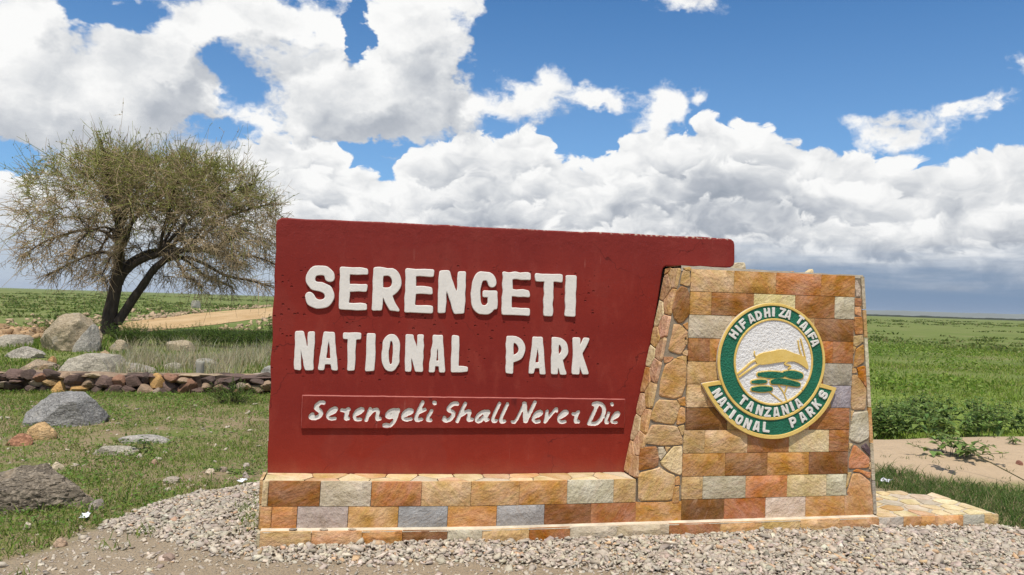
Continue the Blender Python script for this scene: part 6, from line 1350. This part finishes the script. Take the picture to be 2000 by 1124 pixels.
DKG = [(.060, .110, .020), (.088, .145, .028), (.13, .19, .04)]; MDG = [(.085, .16, .025), (.12, .20, .034), (.17, .23, .05)]; BRD = [(.17, .25, .065), (.23, .30, .085), (.125, .20, .048)]
plant('bush', 'round green bush growing against the low wall near the sign', 'bush', -1.62, 6.55, ((60, .40, .36, .032, 26, 1, MDG), {}))
plant('bush', 'dark bush in the shade at the foot of the thorn tree', 'bush', -8.9, 22.0, ((110, .95, .85, .075, 30, 2, DKG), {}))
g_ = 'dark leafy bushes along the road edge'
b1 = plant('bush', 'dark leafy bush just right of the tree trunks', 'bush', -6.0, 18.6, ((70, .80, .62, .070, 26, 3, DKG), {}), g_)
b2 = plant('bush', 'tallest upright leafy sprig against the sign edge', 'bush', -2.45, 18.2, ((26, 1.15, .36, .075, 30, 4, DKG), {}), g_)
for q, (x, y, s, lab) in enumerate([(-5.05, 18.4, .9, 'second dark bush to the right of the tree trunks'), (-4.25, 18.9, 1.0, 'dark bush above the tan rock'), (-3.5, 18.2, 1.0, 'broad bush in the middle of the straw'), (-2.95, 19.0, .85, 'bush just left of the tallest upright sprig'), (-1.75, 18.8, .9, 'bush nearest the sign, right of the upright sprig'), (-6.6, 19.8, .9, 'bush between the tree trunks and the road')]):
    copy_plant(b1, x, y, q*1.1, s, lab)
copy_plant(b2, -5.55, 19.0, 2.0, .62, 'thin sprig standing out above the bushes by the tree')
# broad-leaved weeds beyond the sand
W = [((7, .52, .20, .13, 13, 50+i, BRD), dict(lean=.6, tilt=.7, droop=.2)) for i in range(4)]
gw = 'broad-leaved weeds beyond the sand'; lab = 'broad-leaved green weed in the thick row behind the sand'
rw = np.random.default_rng(41); protos = [plant('broadleaf_weed', lab, 'weed', 6.3+.3*i, 3.9, W[i], gw) for i in range(4)]
for i in range(56):
    y = rw.uniform(3.35, 5.2); a = math.radians(rw.uniform(35, 49.5)); x = math.tan(a)*(y+4.9)
    if sand_zone(np.array(x), np.array(y)) > .25: continue
    if a > math.radians(44) and rw.random() < .45: continue
    copy_plant(protos[i % 4], x, y, rw.uniform(0, 6.3), rw.uniform(.6, 1.0))
plant('broadleaf_weed', 'taller leafy weed at the near edge of the sand behind the seedling clump', 'weed', 6.95, 3.0, ((9, .46, .26, .15, 14, 61, BRD), dict(lean=.6)))
plant('broadleaf_weed', 'leafy weed clump growing alone on the open sand', 'weed', 6.25, 2.0, ((12, .24, .30, .12, 13, 62, BRD), dict(lean=1.0, droop=.1)))
plant('broadleaf_weed', 'small leafy seedling on the sand at the right edge', 'weed', 7.55, 2.5, ((4, .10, .09, .08, 7, 63, BRD), dict(lean=.8)))
plant('broadleaf_weed', 'small dark leafed seedling beside the long flat rock', 'weed', -1.92, 2.98, ((3, .15, .05, .085, 6, 64, DKG), dict(lean=.5)))
plant('broadleaf_weed', 'low green weed rosette near the longest cream stone', 'weed', -1.12, 1.98, ((5, .05, .10, .05, 7, 65, MDG), dict(lean=.8)))
plant('broadleaf_weed', 'low green weed rosette closest to the plinth corner', 'weed', -.86, 1.86, ((5, .06, .10, .05, 7, 66, MDG), dict(lean=.8)))
def vine():
    e = empty('trailing_weed', (5.6, 1.35, float(height(np.array(5.6), np.array(1.35))))); tag(e, 'bent weed stem with a leafy tip arching over the grass edge', 'weed')
    P = smooth_pts(np.array([(.45, -.45, .02), (.35, -.2, .12), (.22, 0, .22), (.12, .05, .30), (.05, .05, .31)]), 2)
    v, f = tubes(P[None], np.linspace(.006, .003, len(P))[None], 5); mesh_obj('stem', arr_mesh('stem', v, f, smooth=True), M_STEM, e)
    sv, sf, V, F, t = leafy(4, .12, .16, .10, 8, 71, BRD, lean=1.0); V = V+np.array((.05, .05, .26)); o = mesh_obj('leaves', arr_mesh('leaves', V, F, col=t), M_LEAF, e); o['kind'] = 'stuff'
vine()

# ------------------------------------------------------------------ the air over the plain
def make_haze():
    me = box_mesh('haze', -7400, 7400, -450, 8400, -6, 52)
    m = bpy.data.materials.new('haze_air'); m.use_nodes = True; t = NT(m.node_tree)
    for n in list(t.n): t.n.remove(n)
    out = t.new('ShaderNodeOutputMaterial'); v = t.new('ShaderNodeVolumePrincipled')
    v.inputs['Color'].default_value = (.80, .88, 1.0, 1); v.inputs['Density'].default_value = 1.0e-4; v.inputs['Anisotropy'].default_value = .2
    t.l.new(v.outputs[0], out.inputs['Volume'])
    tag(mesh_obj('haze', me, m), kind='stuff')
make_haze()
